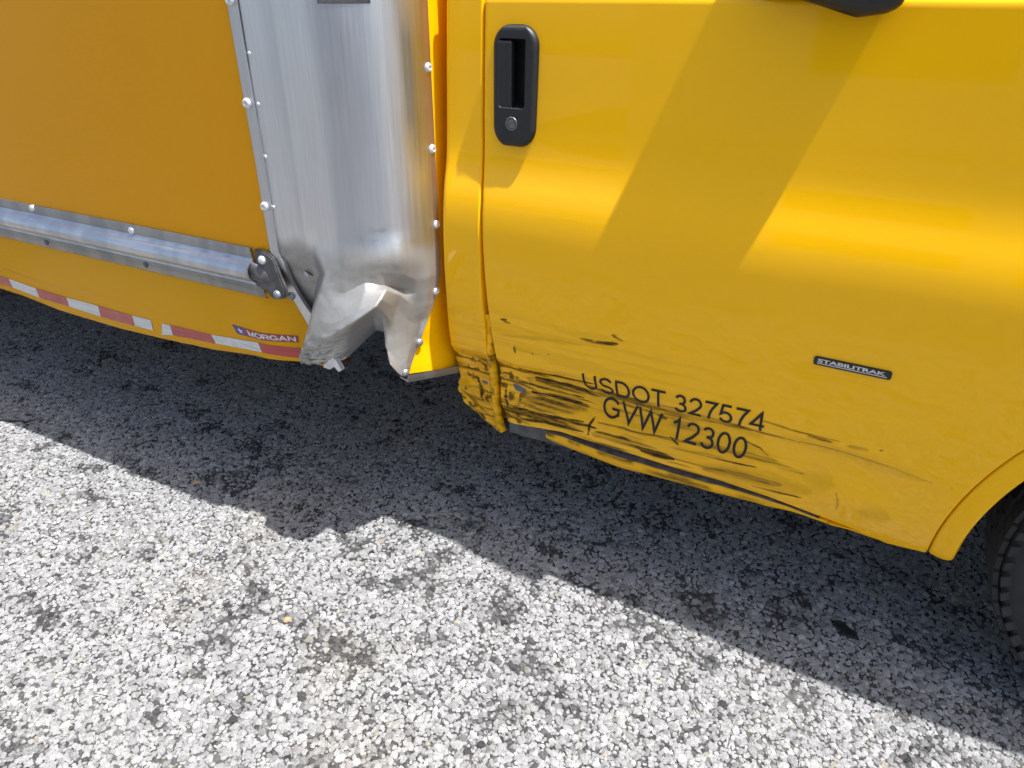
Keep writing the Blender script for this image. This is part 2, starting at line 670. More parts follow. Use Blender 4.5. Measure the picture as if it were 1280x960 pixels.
# ================================================================== GROUND
def mat_ground():
    m, nt, b = new_mat('chip_seal_ground')
    h = NT(nt)
    co = h.coord()
    vo = h.n('ShaderNodeTexVoronoi', feature='F1')
    vo.inputs['Scale'].default_value = 115
    h.link(co, vo.inputs['Vector'])
    ve = h.n('ShaderNodeTexVoronoi', feature='DISTANCE_TO_EDGE')
    ve.inputs['Scale'].default_value = 115
    h.link(co, ve.inputs['Vector'])
    edge = h.ramp(ve.outputs['Distance'], 0.03, 0.14)
    patch = h.noise(co, 2.5, 5)
    stone = h.mix(vo.outputs['Color'], (0.07, 0.07, 0.07), (0.32, 0.32, 0.315))
    col = h.mix(h.math('MULTIPLY', edge, h.ramp(patch, 0.3, 0.5, 0.5, 1.0)), (0.022, 0.022, 0.023), stone)
    nt.links.new(col, b.inputs['Base Color'])
    b.inputs['Roughness'].default_value = 0.85
    h.bump(edge, 0.6, 0.004, b)
    return m


def mat_bitumen():
    m, nt, b = new_mat('bitumen_bed')
    h = NT(nt)
    co = h.coord()
    n = h.noise(co, 140, 4)
    p = h.noise(co, 3.0, 4)
    col = h.mix(h.ramp(n, 0.35, 0.7), (0.014, 0.014, 0.015), (0.085, 0.084, 0.082))
    col = h.mix(h.math('MULTIPLY', h.ramp(p, 0.5, 0.7), 0.6), col, (0.12, 0.105, 0.085))
    nt.links.new(col, b.inputs['Base Color'])
    b.inputs['Roughness'].default_value = 0.8
    h.bump(n, 0.8, 0.004, b)
    return m


GX0, GX1, GY0, GY1 = -4.2, 1.5, -1.7, 1.2            # where single stones are laid
ground = mesh_obj('ground', [(-300, -300, -0.004), (300, -300, -0.004), (300, 300, -0.004), (-300, 300, -0.004)],
                  [(0, 1, 2, 3)], mat_ground(), None, False)
tag(ground, kind='structure')
bed = mesh_obj('pavement', [(GX0, GY0, 0), (GX1, GY0, 0), (GX1, GY1, 0), (GX0, GY1, 0)], [(0, 1, 2, 3)], mat_bitumen(), None, False)
tag(bed, kind='structure')


def mat_stone():
    m, nt, b = new_mat('aggregate_stone')
    h = NT(nt)
    t = h.attr('tint', True).outputs['Fac']
    wm = h.attr('warm', True).outputs['Fac']
    co = h.coord()
    n = h.noise(co, 1.6, 6, 0.75)
    tt = h.math('MULTIPLY', t, h.ramp(n, 0.25, 0.75, 0.62, 1.25))
    cold = h.n('ShaderNodeCombineColor')
    h.link(tt, cold.inputs[0])
    h.link(tt, cold.inputs[1])
    h.link(h.math('MULTIPLY', tt, 0.985), cold.inputs[2])
    wc = h.n('ShaderNodeCombineColor')
    h.link(tt, wc.inputs[0])
    h.link(h.math('MULTIPLY', tt, 0.86), wc.inputs[1])
    h.link(h.math('MULTIPLY', tt, 0.62), wc.inputs[2])
    nt.links.new(h.mix(wm, cold.outputs[0], wc.outputs[0]), b.inputs['Base Color'])
    b.inputs['Roughness'].default_value = 0.75
    h.bump(n, 0.6, 0.2, b)
    return m


def build_gravel():
    pit = 0.0086
    nx = int((GX1 - GX0) / pit)
    ny = int((GY1 - GY0) / (pit * 0.866))
    i, j = np.meshgrid(np.arange(nx), np.arange(ny))
    x = GX0 + (i + 0.5 * (j % 2)) * pit
    y = GY0 + j * pit * 0.866
    x = (x + rng.normal(0, 0.30, x.shape) * pit).ravel()
    y = (y + rng.normal(0, 0.30, y.shape) * pit).ravel()
    n = len(x)
    # bitumen-rich streaks: stones drowned or filmed with tar
    tar = fbm(x * 8.5 + 3, y * 12.0, 5, 5)
    tar2 = fbm(x * 22, y * 26, 9, 3)
    fine = vnoise(x * 60, y * 60, 31)
    film = sst(0.53, 0.74, tar * 0.62 + tar2 * 0.38)
    drop = rng.random(n) < (0.02 + 0.50 * film * (0.3 + fine))
    tint = 0.44 + rng.normal(0, 0.085, n)
    tint = np.clip(tint, 0.14, 0.66)
    drk = rng.random(n) < (0.05 + 0.46 * film)
    tint[drk] *= rng.uniform(0.12, 0.55, drk.sum())
    tint *= 1 - 0.30 * film
    warm = (rng.random(n) < 0.018) * rng.uniform(0.3, 0.9, n) + sst(0.55, 0.75, fbm(x * 2.3, y * 2.3 + 9, 77, 4)) * 0.28
    size = np.clip(rng.lognormal(-0.06, 0.34, n), 0.45, 1.9) * 0.0058
    hgt = size * rng.uniform(0.55, 0.95, n)
    z = -hgt * rng.uniform(0.0, 0.45, n) + 0.0012
    rot = np.stack([rng.normal(0, 0.16, n), rng.normal(0, 0.16, n), rng.uniform(0, 6.283, n)], -1)
    scl = np.stack([size * rng.uniform(0.9, 1.25, n), size, hgt], -1)
    k = ~drop
    pos = np.stack([x, y, z], -1)[k]
    rot, scl, tint, warm = rot[k], scl[k], tint[k], np.clip(warm[k], 0, 1)
    n = len(pos)
    me = bpy.data.meshes.new('gravel')
    me.vertices.add(n)
    me.vertices.foreach_set('co', pos.astype(np.float32).ravel())
    for nm, typ, dat in (('rot', 'FLOAT_VECTOR', rot), ('scl', 'FLOAT_VECTOR', scl)):
        a = me.attributes.new(nm, typ, 'POINT')
        a.data.foreach_set('vector', dat.astype(np.float32).ravel())
    for nm, dat in (('tint', tint), ('warm', warm)):
        a = me.attributes.new(nm, 'FLOAT', 'POINT')
        a.data.foreach_set('value', dat.astype(np.float32).ravel())
    a = me.attributes.new('pick', 'INT', 'POINT')
    a.data.foreach_set('value', rng.integers(0, 12, n).astype(np.int32))
    ms = mat_stone()
    pc = bpy.data.collections.new('stone_shapes')
    for k in range(12):
        bm = bmesh.new()
        for q in range(30):
            v = Vector(rng.normal(0, 1, 3))
            v.normalize()
            v.x *= rng.uniform(0.85, 1.1)
            v.y *= rng.uniform(0.8, 1.05)
            v.z = max(-0.8, min(0.62, v.z))
            bm.verts.new(v)
        r = bmesh.ops.convex_hull(bm, input=bm.verts)
        bmesh.ops.delete(bm, geom=[e for e in r['geom_interior'] if isinstance(e, bmesh.types.BMVert)], context='VERTS')
        bmesh.ops.bevel(bm, geom=bm.edges[:], offset=0.09, segments=1, affect='EDGES')
        sm = bpy.data.meshes.new('stone')
        bm.to_mesh(sm)
        bm.free()
        sm.materials.append(ms)
        pc.objects.link(bpy.data.objects.new('stone', sm))
    me.materials.append(ms)
    g = bpy.data.objects.new('gravel', me)
    COL.objects.link(g)
    ng = bpy.data.node_groups.new('lay_stones', 'GeometryNodeTree')
    ng.interface.new_socket('Geometry', in_out='INPUT', socket_type='NodeSocketGeometry')
    ng.interface.new_socket('Geometry', in_out='OUTPUT', socket_type='NodeSocketGeometry')
    N = ng.nodes
    gi, go = N.new('NodeGroupInput'), N.new('NodeGroupOutput')
    m2p = N.new('GeometryNodeMeshToPoints')
    iop = N.new('GeometryNodeInstanceOnPoints')
    ci = N.new('GeometryNodeCollectionInfo')
    ci.inputs['Collection'].default_value = pc
    ci.inputs['Separate Children'].default_value = True
    ci.inputs['Reset Children'].default_value = True

    def named(nm, typ):
        q = N.new('GeometryNodeInputNamedAttribute')
        q.data_type = typ
        q.inputs['Name'].default_value = nm
        return q.outputs['Attribute']
    L = ng.links.new
    L(gi.outputs[0], m2p.inputs['Mesh'])
    L(m2p.outputs[0], iop.inputs['Points'])
    L(ci.outputs[0], iop.inputs['Instance'])
    iop.inputs['Pick Instance'].default_value = True
    L(named('pick', 'INT'), iop.inputs['Instance Index'])
    e2r = N.new('FunctionNodeEulerToRotation')
    L(named('rot', 'FLOAT_VECTOR'), e2r.inputs[0])
    L(e2r.outputs[0], iop.inputs['Rotation'])
    L(named('scl', 'FLOAT_VECTOR'), iop.inputs['Scale'])
    L(iop.outputs[0], go.inputs[0])
    md = g.modifiers.new('lay_stones', 'NODES')
    md.node_group = ng
    tag(g, 'pale grey stone chips bedded in black bitumen beneath the truck', 'gravel', kind='stuff')
    print('stones', n)
    return g


gravel = build_gravel()

# ================================================================== TRUCK
truck = bpy.data.objects.new('box_truck', None)
truck.empty_display_size = 0.3
COL.objects.link(truck)
tag(truck, 'yellow box truck with scraped door and crumpled aluminium box corner', 'truck')

YB = -0.155          # plane of the box side
XF = -0.845          # plane of the box front wall

# ---------------------------------------------------------------- cab side surface
_zk = np.array([0.30, 0.36, 0.40, 0.47, 0.55, 0.65, 0.75, 0.86, 0.90, 0.94, 0.975, 1.02, 1.10, 1.20, 1.32])
_yk = np.array([0.085, 0.058, 0.044, 0.025, 0.012, 0.003, -0.001, -0.003, -0.001, 0.005, 0.013, 0.0192, 0.0232, 0.0270, 0.0320])
_zz = np.linspace(0.30, 1.32, 800)
_yy = pchip(_zk, _yk, _zz)
_ker = np.exp(-0.5 * (np.arange(-20, 21) / 8.0) ** 2)
_yy = np.convolve(np.pad(_yy, 20, mode='reflect', reflect_type='odd'), _ker / _ker.sum(), 'valid')


def S0(x, z):
    x = np.asarray(x, float)
    return np.interp(z, _zz, _yy) + 0.006 * (np.minimum(x + 0.25, 0) / 0.5) ** 2 - 0.024 * sst(-0.12, 0.55, x) - 0.0015


def trace(pts, S=S0, axis=2):
    """photo polyline on surface S -> world points"""
    return np.array([onS(px, py, S) for px, py in pts])


# crease that runs along the top of the scrape
_ca = trace([(612, 452), (640, 461), (668, 466), (700, 472), (740, 481), (800, 497), (850, 510), (900, 523), (950, 537), (1000, 552), (1060, 570), (1110, 588), (1165, 604)])


def zA(x):
    return np.interp(x, _ca[:, 0], _ca[:, 2])


def push(x, z):
    """smooth inward push of the cab skin from the collision (m)"""
    x = np.asarray(x, float)
    z = np.asarray(z, float)
    d = zA(x) - z
    a = 0.007 + 0.015 * (1 - sst(-0.64, -0.30, x))
    a = a * (1 - sst(0.10, 0.24, x))
    w = a * sst(-0.022, 0.026, d) * (1 - 0.8 * sst(0.045, 0.13, d))
    w = w + 0.005 * np.exp(-((x + 0.02) / 0.035) ** 2 - ((z - 0.45) / 0.05) ** 2)
    w = w - 0.004 * np.exp(-((x - 0.06) / 0.06) ** 2 - ((z - 0.44) / 0.04) ** 2)
    # rear lower corner driven in
    return w + 0.022 * (1 - sst(-0.86, -0.60, x)) * sst(0.62, 0.44, z)


def damage(x, z):
    """push plus the fluted, crumpled relief of the scraped metal"""
    x = np.asarray(x, float)
    z = np.asarray(z, float)
    d = zA(x) - z
    wav = push(x, z)
    m = sst(-0.002, 0.012, d)
    near = 1 - sst(-0.60, -0.42, x)
    far = 1 - sst(-0.30, 0.05, x)
    fl = (vnoise(x * 5 + 3, z * 95, 3) - 0.5) * (0.0030 * far + 0.0035 * near) + (vnoise(x * 11, z * 230, 4) - 0.5) * (0.0010 * far + 0.0014 * near)
    wav = wav + fl * m
    # sharp horizontal folds right behind the joint
    f1 = 0.5 - abs(((z + 0.05 * x + 0.030 * vnoise(x * 14, z * 22, 8)) * 34) % 1 - 0.5)
    wav = wav + f1 * 0.0045 * m * (1 - sst(-0.64, -0.46, x)) * sst(-0.74, -0.68, x)
    rear = 1 - sst(-0.66, -0.57, x)
    cr = (vnoise(x * 22, z * 40, 6) - 0.5) * 0.013 + (vnoise(x * 90, z * 50, 7) - 0.5) * 0.003
    wav = wav + cr * rear * sst(-0.006, 0.01, d)
    wav = wav + 0.004 * np.exp(-((x + 0.40) / 0.012) ** 2 - ((z - 0.465) / 0.03) ** 2)
    return wav + 0.0016 * (fbm(x * 4, z * 6, 21, 3) - 0.5) * (1 - sst(0.80, 0.9, z))


def SM(x, z):
    return S0(x, z) + push(x, z)


def SD(x, z):
    return S0(x, z) + damage(x, z)


# ---- scraped paint, plus the painted shadow line of the dent edge: strokes and streak fields in photo measurement, laid on the panel
STROKES = [  # polyline, half width (px), strength, breakup
    ([(648, 460), (668, 465), (700, 471), (742, 480)], 1.6, 1.0, 0.15),  # painted shadow line under the dent edge
    ([(742, 484), (800, 500), (850, 513), (900, 526), (950, 540), (1000, 553)], 1.5, 0.5, 0.6),  # crease shadow carried on fainter below the lettering, as colour
    ([(668, 474), (700, 480), (735, 489)], 3.6, 0.85, 0.5),
    ([(735, 489), (780, 499), (850, 515)], 4.5, 0.50, 0.6),
    ([(664, 491), (700, 497), (728, 503)], 3.2, 0.8, 0.55),
    ([(650, 478), (690, 487), (730, 497)], 1.2, 0.85, 0.3),
    ([(655, 503), (690, 508), (725, 509)], 8.0, 0.45, 0.7),
    ([(630, 512), (680, 518), (730, 527)], 1.4, 0.8, 0.5),
    ([(634, 519), (680, 528), (730, 540)], 2.2, 0.9, 0.4),
    ([(632, 509), (660, 512)], 2.0, 0.8, 0.5),
    ([(744, 521), (737, 531), (735, 544)], 1.3, 0.95, 0.2),
    ([(740, 542), (790, 556), (838, 572)], 4.6, 0.62, 0.6),
    ([(800, 563), (842, 575)], 3.0, 0.85, 0.3),
    ([(748, 528), (800, 541), (845, 548)], 1.8, 0.5, 0.6),
    ([(838, 545), (848, 556)], 1.6, 0.7, 0.5),
    ([(885, 571), (915, 578), (945, 584)], 1.0, 0.75, 0.4),
    ([(880, 586), (915, 591), (960, 602)], 4.6, 0.55, 0.6),
    ([(940, 608), (975, 616), (1000, 622)], 1.4, 0.75, 0.5),
    ([(930, 550), (950, 560), (960, 570)], 1.2, 0.6, 0.5),
    ([(952, 526), (1000, 540), (1050, 552)], 1.2, 0.45, 0.8),
    ([(1000, 552), (1050, 564), (1110, 583), (1165, 604)], 1.2, 0.30, 0.5),  # front end of the painted crease shadow
    ([(1010, 545), (1040, 553)], 1.5, 0.5, 0.6),
    ([(1060, 558), (1085, 563)], 2.0, 0.35, 0.7),
    ([(1100, 562.5), (1104, 563.5)], 0.8, 0.9, 0.0),
    ([(725, 423), (738, 426), (744, 429)], 1.8, 0.75, 0.3),
    ([(744, 428), (760, 429), (772, 430)], 2.2, 0.8, 0.3),
    ([(765, 419), (779, 427)], 1.0, 0.75, 0.3),
    ([(626, 399), (634, 400)], 1.2, 0.8, 0.2),
    ([(630, 402), (638, 404)], 0.9, 0.6, 0.2),
    ([(643, 432), (644, 441)], 1.3, 0.8, 0.3),
    ([(664, 442), (667, 442.5)], 1.0, 0.5, 0.1),
    ([(684, 443), (687, 443)], 1.0, 0.5, 0.1),
    ([(620, 418), (680, 424), (740, 432)], 2.5, 0.16, 0.7),
    ([(640, 435), (700, 446)], 2.5, 0.16, 0.7),
    ([(820, 545), (900, 560), (960, 578)], 2.4, 0.35, 0.7),
    ([(925, 565), (960, 575), (1005, 592)], 3.0, 0.35, 0.7),
    ([(1045, 615), (1047, 626), (1046, 636)], 0.8, 0.45, 0.2),
    ([(770, 512), (800, 520)], 1.6, 0.55, 0.6),
    ([(793, 514), (795, 521)], 1.2, 0.6, 0.4),
    ([(822, 518), (834, 523)], 2.4, 0.6, 0.5),
]
DUSTS = [([(580, 470), (600, 505), (618, 525)], 14, 0.6), ([(640, 505), (740, 512), (850, 540), (960, 575)], 26, 0.55), ([(690, 500), (735, 507)], 14, 0.8),
         ([(880, 585), (960, 600), (1010, 615)], 14, 0.75), ([(1075, 640), (1110, 648)], 11, 0.55),
         ([(1005, 595), (1040, 606)], 14, 0.45), ([(980, 545), (1060, 568), (1150, 600)], 7, 0.35), ([(600, 440), (600, 520)], 18, 0.5),
         ([(760, 500), (860, 520), (950, 545)], 8, 0.55)]
STROKES += [([(668, 478), (720, 488), (760, 496)], 3.4, 0.65, 0.8), ([(650, 500), (700, 505), (735, 508)], 7, 0.5, 0.9), ([(640, 515), (700, 524), (745, 535)], 2.4, 0.75, 0.6),
            ([(745, 541), (800, 557), (842, 574)], 5, 0.6, 0.9), ([(880, 586), (930, 595), (975, 606)], 4, 0.4, 0.9), ([(760, 494), (850, 515), (940, 538)], 3.2, 0.45, 0.8),
            ([(575, 480), (590, 500), (612, 520)], 4, 0.45, 0.5), ([(582, 458), (600, 462)], 1.6, 0.8, 0.2), ([(598, 470), (604, 500)], 2.6, 0.8, 0.4), ([(632, 487), (636, 506)], 2.0, 0.85, 0.3), ([(628, 466), (640, 470)], 1.6, 0.85, 0.2)]
MPP = 0.00172     # metres per photo pixel at the door


def stroke_field(x, z, strokes, soft=0.45):
    out = np.zeros_like(x)
    for s in strokes:
        pts, hw, st = s[0], s[1], s[2]
        br = s[3] if len(s) > 3 else 0
        w = trace(pts, SM)
        hwm = hw * MPP * 1.35
        lo = w.min(0) - hwm * 2.2
        hi = w.max(0) + hwm * 2.2
        sel = np.where((x > lo[0]) & (x < hi[0]) & (z > lo[2]) & (z < hi[2]))
        if len(sel[0]) == 0:
            continue
        xx, zz = x[sel], z[sel]
        best = np.full(xx.shape, 9.0)
        tt = np.zeros(xx.shape)
        L = 0
        seg = np.linalg.norm(np.diff(w[:, [0, 2]], axis=0), axis=1)
        tot = seg.sum()
        for k in range(len(w) - 1):
            a = w[k, [0, 2]]
            b = w[k + 1, [0, 2]]
            ab = b - a
            t = np.clip(((xx - a[0]) * ab[0] + (zz - a[1]) * ab[1]) / (ab @ ab + 1e-12), 0, 1)
            d = np.hypot(xx - a[0] - t * ab[0], zz - a[1] - t * ab[1])
            up = d < best
            best = np.where(up, d, best)
            tt = np.where(up, (L + t * seg[k]) / tot, tt)
            L += seg[k]
        wob = 1 + 0.8 * (vnoise(xx * 45, zz * 150, 61) - 0.5)
        taper = 0.35 + 0.65 * np.sqrt(np.clip(4 * tt * (1 - tt), 0, 1))
        v = st * (1 - sst(soft, 1.35, best / (hwm * wob * taper)))
        if br:
            streak = fbm(xx * 7, zz * 190, 63, 2)
            v = v * (1 - 0.75 * br + 0.75 * br * 1.7 * sst(0.34, 0.58, streak))
        cur = out[sel]
        out[sel] = np.maximum(cur, np.clip(v, 0, 1))
    return out


def paint_fields(x, z):
    sc = stroke_field(x, z, STROKES)
    d = zA(x) - z
    # general fine scoring below the crease, fading forwards
    sk = fbm(x * 7, z * 150, 91, 2)
    pat = fbm(x * 9, z * 26, 92, 3)
    gen = sst(0.54, 0.72, sk) * sst(0.36, 0.58, pat) * sst(0.0, 0.01, d) * (1 - sst(-0.45, 0.02, x)) * 0.75
    sc = np.maximum(sc, gen)
    rear = (1 - sst(-0.67, -0.60, x)) * sst(-0.02, 0.012, d)
    blot = fbm(x * 60, z * 75, 93, 3)
    crk = sst(0.055, 0.012, abs(fbm(x * 38, z * 62, 95, 3) - 0.5))
    sc = np.maximum(sc, rear * np.maximum(sst(0.58, 0.70, blot) * 0.75, crk * 0.45 * sst(-0.76, -0.70, x) * sst(0.40, 0.55, fbm(x * 25, z * 30, 96, 2))))
    sc = np.maximum(sc, 0.10 * sst(0.5, 0.7, fbm(x * 6, z * 120, 97, 2)) * sst(0.72, 0.66, z) * (1 - sst(-0.5, 0.1, x)))
    bare = stroke_field(x, z, [([(641, 482), (650, 489), (655, 491)], 3.4, 1.0, 0.2), ([(603, 476), (611, 478)], 2.4, 1.0, 0.2), ([(634, 474), (640, 477)], 1.5, 0.7, 0.3)])
    dust = stroke_field(x, z, DUSTS, soft=0.05)
    return sc, bare, dust


# ---------------------------------------------------------------- door
rear_px = [(606, -8), (605, 60), (604.5, 150), (604, 210), (602.5, 250), (602.5, 300), (605, 345), (609, 385), (614, 420), (619, 445), (624, 472), (627, 500), (633, 526)]
_re = trace(rear_px, SM)
_o = np.argsort(_re[:, 2])
_re = _re[_o]
bot_px = [(634, 527), (650, 531), (700, 541), (735, 552), (800, 572), (850, 588), (900, 602), (960, 622), (1000, 637), (1060, 660), (1107, 680), (1168, 695)]
_bo = trace(bot_px, SM)
WC = np.array([0.735, 0.385])      # wheel centre (x, z)
R_ARCH, R_SEAM = 0.477, 0.520
DOOR_FRONT = 0.40
ZT = 1.300


def x_rear(z):
    return np.interp(z, _re[:, 2], _re[:, 0])


def x_front(z):
    z = np.asarray(z, float)
    dz = np.clip(z - WC[1], 0, R_SEAM)
    a = WC[0] - np.sqrt(np.maximum(R_SEAM ** 2 - dz ** 2, 0))
    return np.minimum(a, DOOR_FRONT)


def z_bot(x):
    return np.interp(x, _bo[:, 0], _bo[:, 2])


def edge_samples(n, fine=5, r=0.010):
    """0..1 samples clustered at both ends"""
    e = np.linspace(0, 1, fine + 1)[:-1] ** 1.6 * r
    return np.concatenate([e, np.linspace(r, 1 - r, n), (1 - e)[::-1]])


def build_door():
    s = edge_samples(390)
    zl = np.concatenate([np.linspace(0, 0.012, 6)[:-1], np.linspace(0.012, 0.33, 135)[:-1], np.linspace(0.33, 0.985, 110)[:-1], np.linspace(0.985, 1, 7)])
    V, Sg = np.meshgrid(zl, s, indexing='ij')
    # param: v in 0..1 from bottom to belt, x between the traced edges
    z_guess = 0.39 + V * (ZT - 0.39)
    x = x_rear(z_guess) + Sg * (x_front(z_guess) - x_rear(z_guess))
    for _ in range(4):
        zb = z_bot(x)
        z_guess = zb + V * (ZT - zb)
        xr, xf = x_rear(z_guess), x_front(z_guess)
        x = xr + Sg * (xf - xr)
    z = z_guess
    y = SD(x, z)
    # rounded edges
    r = 0.005
    for dist in ((x - xr), (xf - x), (z - zb)):
        q = np.clip(r - dist, 0, r)
        y = y + r - np.sqrt(r * r - q * q * 0.98)
    y = y + 0.034 * sst(1.281, 1.300, z) ** 1.5
    P = np.stack([x, y, z], -1)
    sc, bare, dust = paint_fields(x, z)
    # opening for the handle recess
    cx, cz = HC[0], HC[1]
    xc = 0.25 * (x[:-1, :-1] + x[1:, :-1] + x[:-1, 1:] + x[1:, 1:])
    zc = 0.25 * (z[:-1, :-1] + z[1:, :-1] + z[:-1, 1:] + z[1:, 1:])
    keep = ~((abs(xc - cx) < 0.034) & (abs(zc - cz) < 0.085))
    # returns round the border
    ring_r = P[:, :1].copy()
    ring_r[..., 1] += 0.028
    ring_f = P[:, -1:].copy()
    ring_f[..., 1] += 0.028
    P2 = np.concatenate([ring_r, P, ring_f], 1)
    pad = lambda a: np.concatenate([a[:, :1], a, a[:, -1:]], 1)
    bt = P2[:1].copy()
    bt[..., 1] += 0.024
    P2 = np.concatenate([bt, P2], 0)
    A = {k: np.concatenate([pad(v)[:1], pad(v)], 0).ravel() for k, v in (('scuff_shade', sc), ('bare', bare), ('dust', dust))}
    kp = np.ones((P2.shape[0] - 1, P2.shape[1] - 1), bool)
    kp[1:, 1:-1] = keep
    o = grid_obj('door', P2, M_DOOR, truck, A, kp)
    o['label'] = 'yellow cab door scraped and creased along its lower rear'
    return o


_h0, _h1 = onS(645, 30, S0), onS(645, 183, S0)
HC = ((onS(618, 105, S0)[0] + onS(673, 105, S0)[0]) / 2, (_h0[2] + _h1[2]) / 2)
HW = (onS(673, 105, S0)[0] - onS(618, 105, S0)[0]) / 2
HH = (_h0[2] - _h1[2]) / 2
door = build_door()

# inner jamb behind the seams (painted steel)
jz = np.linspace(0.40, 1.28, 40)
Pj = np.array([[(x_rear(z) - 0.05 + q * 0.11, S0(x_rear(z), z) + damage(x_rear(z), z) + 0.026, z) for q in (0, 0.5, 1)] for z in jz])
grid_obj('door_jamb', Pj, M_YEL, truck)
ang = np.linspace(math.radians(180 + 3.2), math.radians(100), 30)
Pj = np.array([[(WC[0] + rr * math.cos(a), S0(0.25, WC[1] + rr * math.sin(a)) + 0.020, WC[1] + rr * math.sin(a)) for rr in (0.490, 0.545)] for a in ang])
grid_obj('fender_jamb', Pj, M_DARK, truck)

# ---------------------------------------------------------------- lettering and badge on the door
def on_door(x, z, off=0.0013):
    return (x, float(SD(x, z)) - off, z)


def text_line(s, p_left, p_right, cap, name='lettering', **kw):
    a, b = onS(*p_left, SM), onS(*p_right, SM)
    w = math.hypot(b[0] - a[0], b[2] - a[2])
    stroke_text(s, (a[0], a[2]), w, cap, on_door, M_LETTER, door, math.atan2(b[2] - a[2], b[0] - a[0]))


text_line('USDOT 327574', (730, 484), (956, 539.5), 0.045)
text_line('GVW 12300', (752, 518.5), (932, 575), 0.055)

ba, bb = onS(1018, 446, S0), onS(1116.5, 463.5, S0)
bl = onS(1018, 456.5, S0)
bw, bh = bb[0] - ba[0], ba[2] - bl[2]
bx, bz = ba[0], (bl[2] + onS(1116.5, 473.5, S0)[2]) / 2


def badge():
    bm = bmesh.new()
    n = 6
    r = bh * 0.28
    pts = []
    for cx, cz, a0 in ((bw - r, bh - r, 0), (r, bh - r, 90), (r, r, 180), (bw - r, r, 270)):
        for k in range(n + 1):
            a = math.radians(a0 + 90 * k / n)
            pts.append((cx + r * math.cos(a), cz + r * math.sin(a)))
    lo = [bm.verts.new((bx + p[0], float(S0(bx + p[0], bz + p[1])) + 0.001, bz + p[1])) for p in pts]
    hi = [bm.verts.new((bx + p[0], float(S0(bx + p[0], bz + p[1])) - 0.0028, bz + p[1])) for p in pts]
    bm.faces.new(hi)
    for k in range(len(pts)):
        k2 = (k + 1) % len(pts)
        bm.faces.new((lo[k], lo[k2], hi[k2], hi[k]))
    o = bm_obj('badge', bm, M_BLACK, truck)
    o['label'] = 'black badge with silver capitals on the door'
    place = lambda x, z: (x, float(S0(x, z)) - 0.0034, z)
    lettering('lettering', 'STABILITRAK', (bx + bw * 0.055, bz + bh * 0.40), None, bw * 0.87, bh * 0.40, place, M_WHITE, o, bold=0.032)
    poly_patch('underline', [place(bx + bw * .05, bz + bh * .20), place(bx + bw * .95, bz + bh * .20), place(bx + bw * .945, bz + bh * .29), place(bx + bw * .05, bz + bh * .29)], M_WHITE, o)


badge()


# ---------------------------------------------------------------- door handle
def build_handle():
    cx, cz = HC
    base = lambda x, z: S0(x, z)
    nx, nz = 70, 150
    s = np.linspace(-1, 1, nx)
    t = np.linspace(-1, 1, nz)
    # rounded-rectangle domain via superellipse mapping
    T, Sg = np.meshgrid(t, s, indexing='ij')
    rc = 0.037
    zt = T * HH
    inset = np.where(abs(zt) > HH - rc, rc - np.sqrt(np.maximum(rc ** 2 - (abs(zt) - (HH - rc)) ** 2, 0)), 0)
    wloc = HW - inset * 0.95
    # slightly narrower towards the bottom
    wloc = wloc * (0.97 + 0.03 * sst(-1, 0.6, T))
    X = Sg * wloc
    Z = zt
    d_edge = np.minimum(wloc - abs(X), HH - abs(Z))
    hgt = 0.012 * np.sqrt(np.clip(1 - (1 - np.clip(d_edge / 0.011, 0, 1)) ** 2, 0, 1))
    # hollow on the right with the grip on the left
    rx0, rx1, rz0, rz1 = -0.030, 0.024, -0.036, 0.082
    e = 0.004
    ins = sst(rx0, rx0 + e, X) * (1 - sst(rx1 - e * 1.5, rx1, X)) * sst(rz0, rz0 + e * 2.2, Z) * (1 - sst(rz1 - e, rz1, Z))
    hgt = hgt - ins * 0.036
    y = base(cx + X, cz + Z) - hgt
    P = np.stack([cx + X, y, cz + Z], -1)
    o = grid_obj('door_handle', P, M_BLACK, truck)
    o['label'] = 'black plastic pull handle with key lock'
    # grip paddle
    bm = bmesh.new()
    bm_box(bm, (cx - 0.0335, float(base(cx, cz)) - 0.0105, cz - 0.042), (cx - 0.004, float(base(cx, cz)) + 0.004, cz + 0.0785), 0.0035)
    bm_obj('grip', bm, M_PADDLE, o)
    # lock
    V, Fc = lathe([(0.0125, -0.003), (0.0125, 0.001), (0.0112, 0.0018), (0.0098, 0.0005), (0.0094, -0.001)], 28)
    k = mesh_obj('lock_ring', V, Fc, M_CHROME, o)
    k.location = (cx - 0.002, float(base(cx, cz - 0.062)) - 0.0120, cz - 0.063)
    k.rotation_euler = (math.radians(90), 0, 0)
    bm = bmesh.new()
    V, Fc = lathe([(0.0090, -0.003), (0.0090, 0.0006), (0.008, 0.0012), (0.0, 0.0012)], 24)
    k2 = mesh_obj('lock_cylinder', V, Fc, M_CHROME, o)
    k2.location = k.location
    k2.rotation_euler = k.rotation_euler


build_handle()

# ---------------------------------------------------------------- cab rear corner (pillar) panel
gap_px = [(603.5, -8), (603, 60), (602, 150), (601.5, 210), (600, 250), (599.5, 300), (600.5, 345), (603, 385), (606.5, 420), (609, 445), (613, 472), (615, 500), (622, 530)]
back_px = [(556, -8), (556, 100), (556, 190), (553.5, 225), (552, 260), (553, 330), (557, 390), (561, 425), (570, 455), (574, 470), (572, 490), (577, 503), (598, 521), (622, 541)]


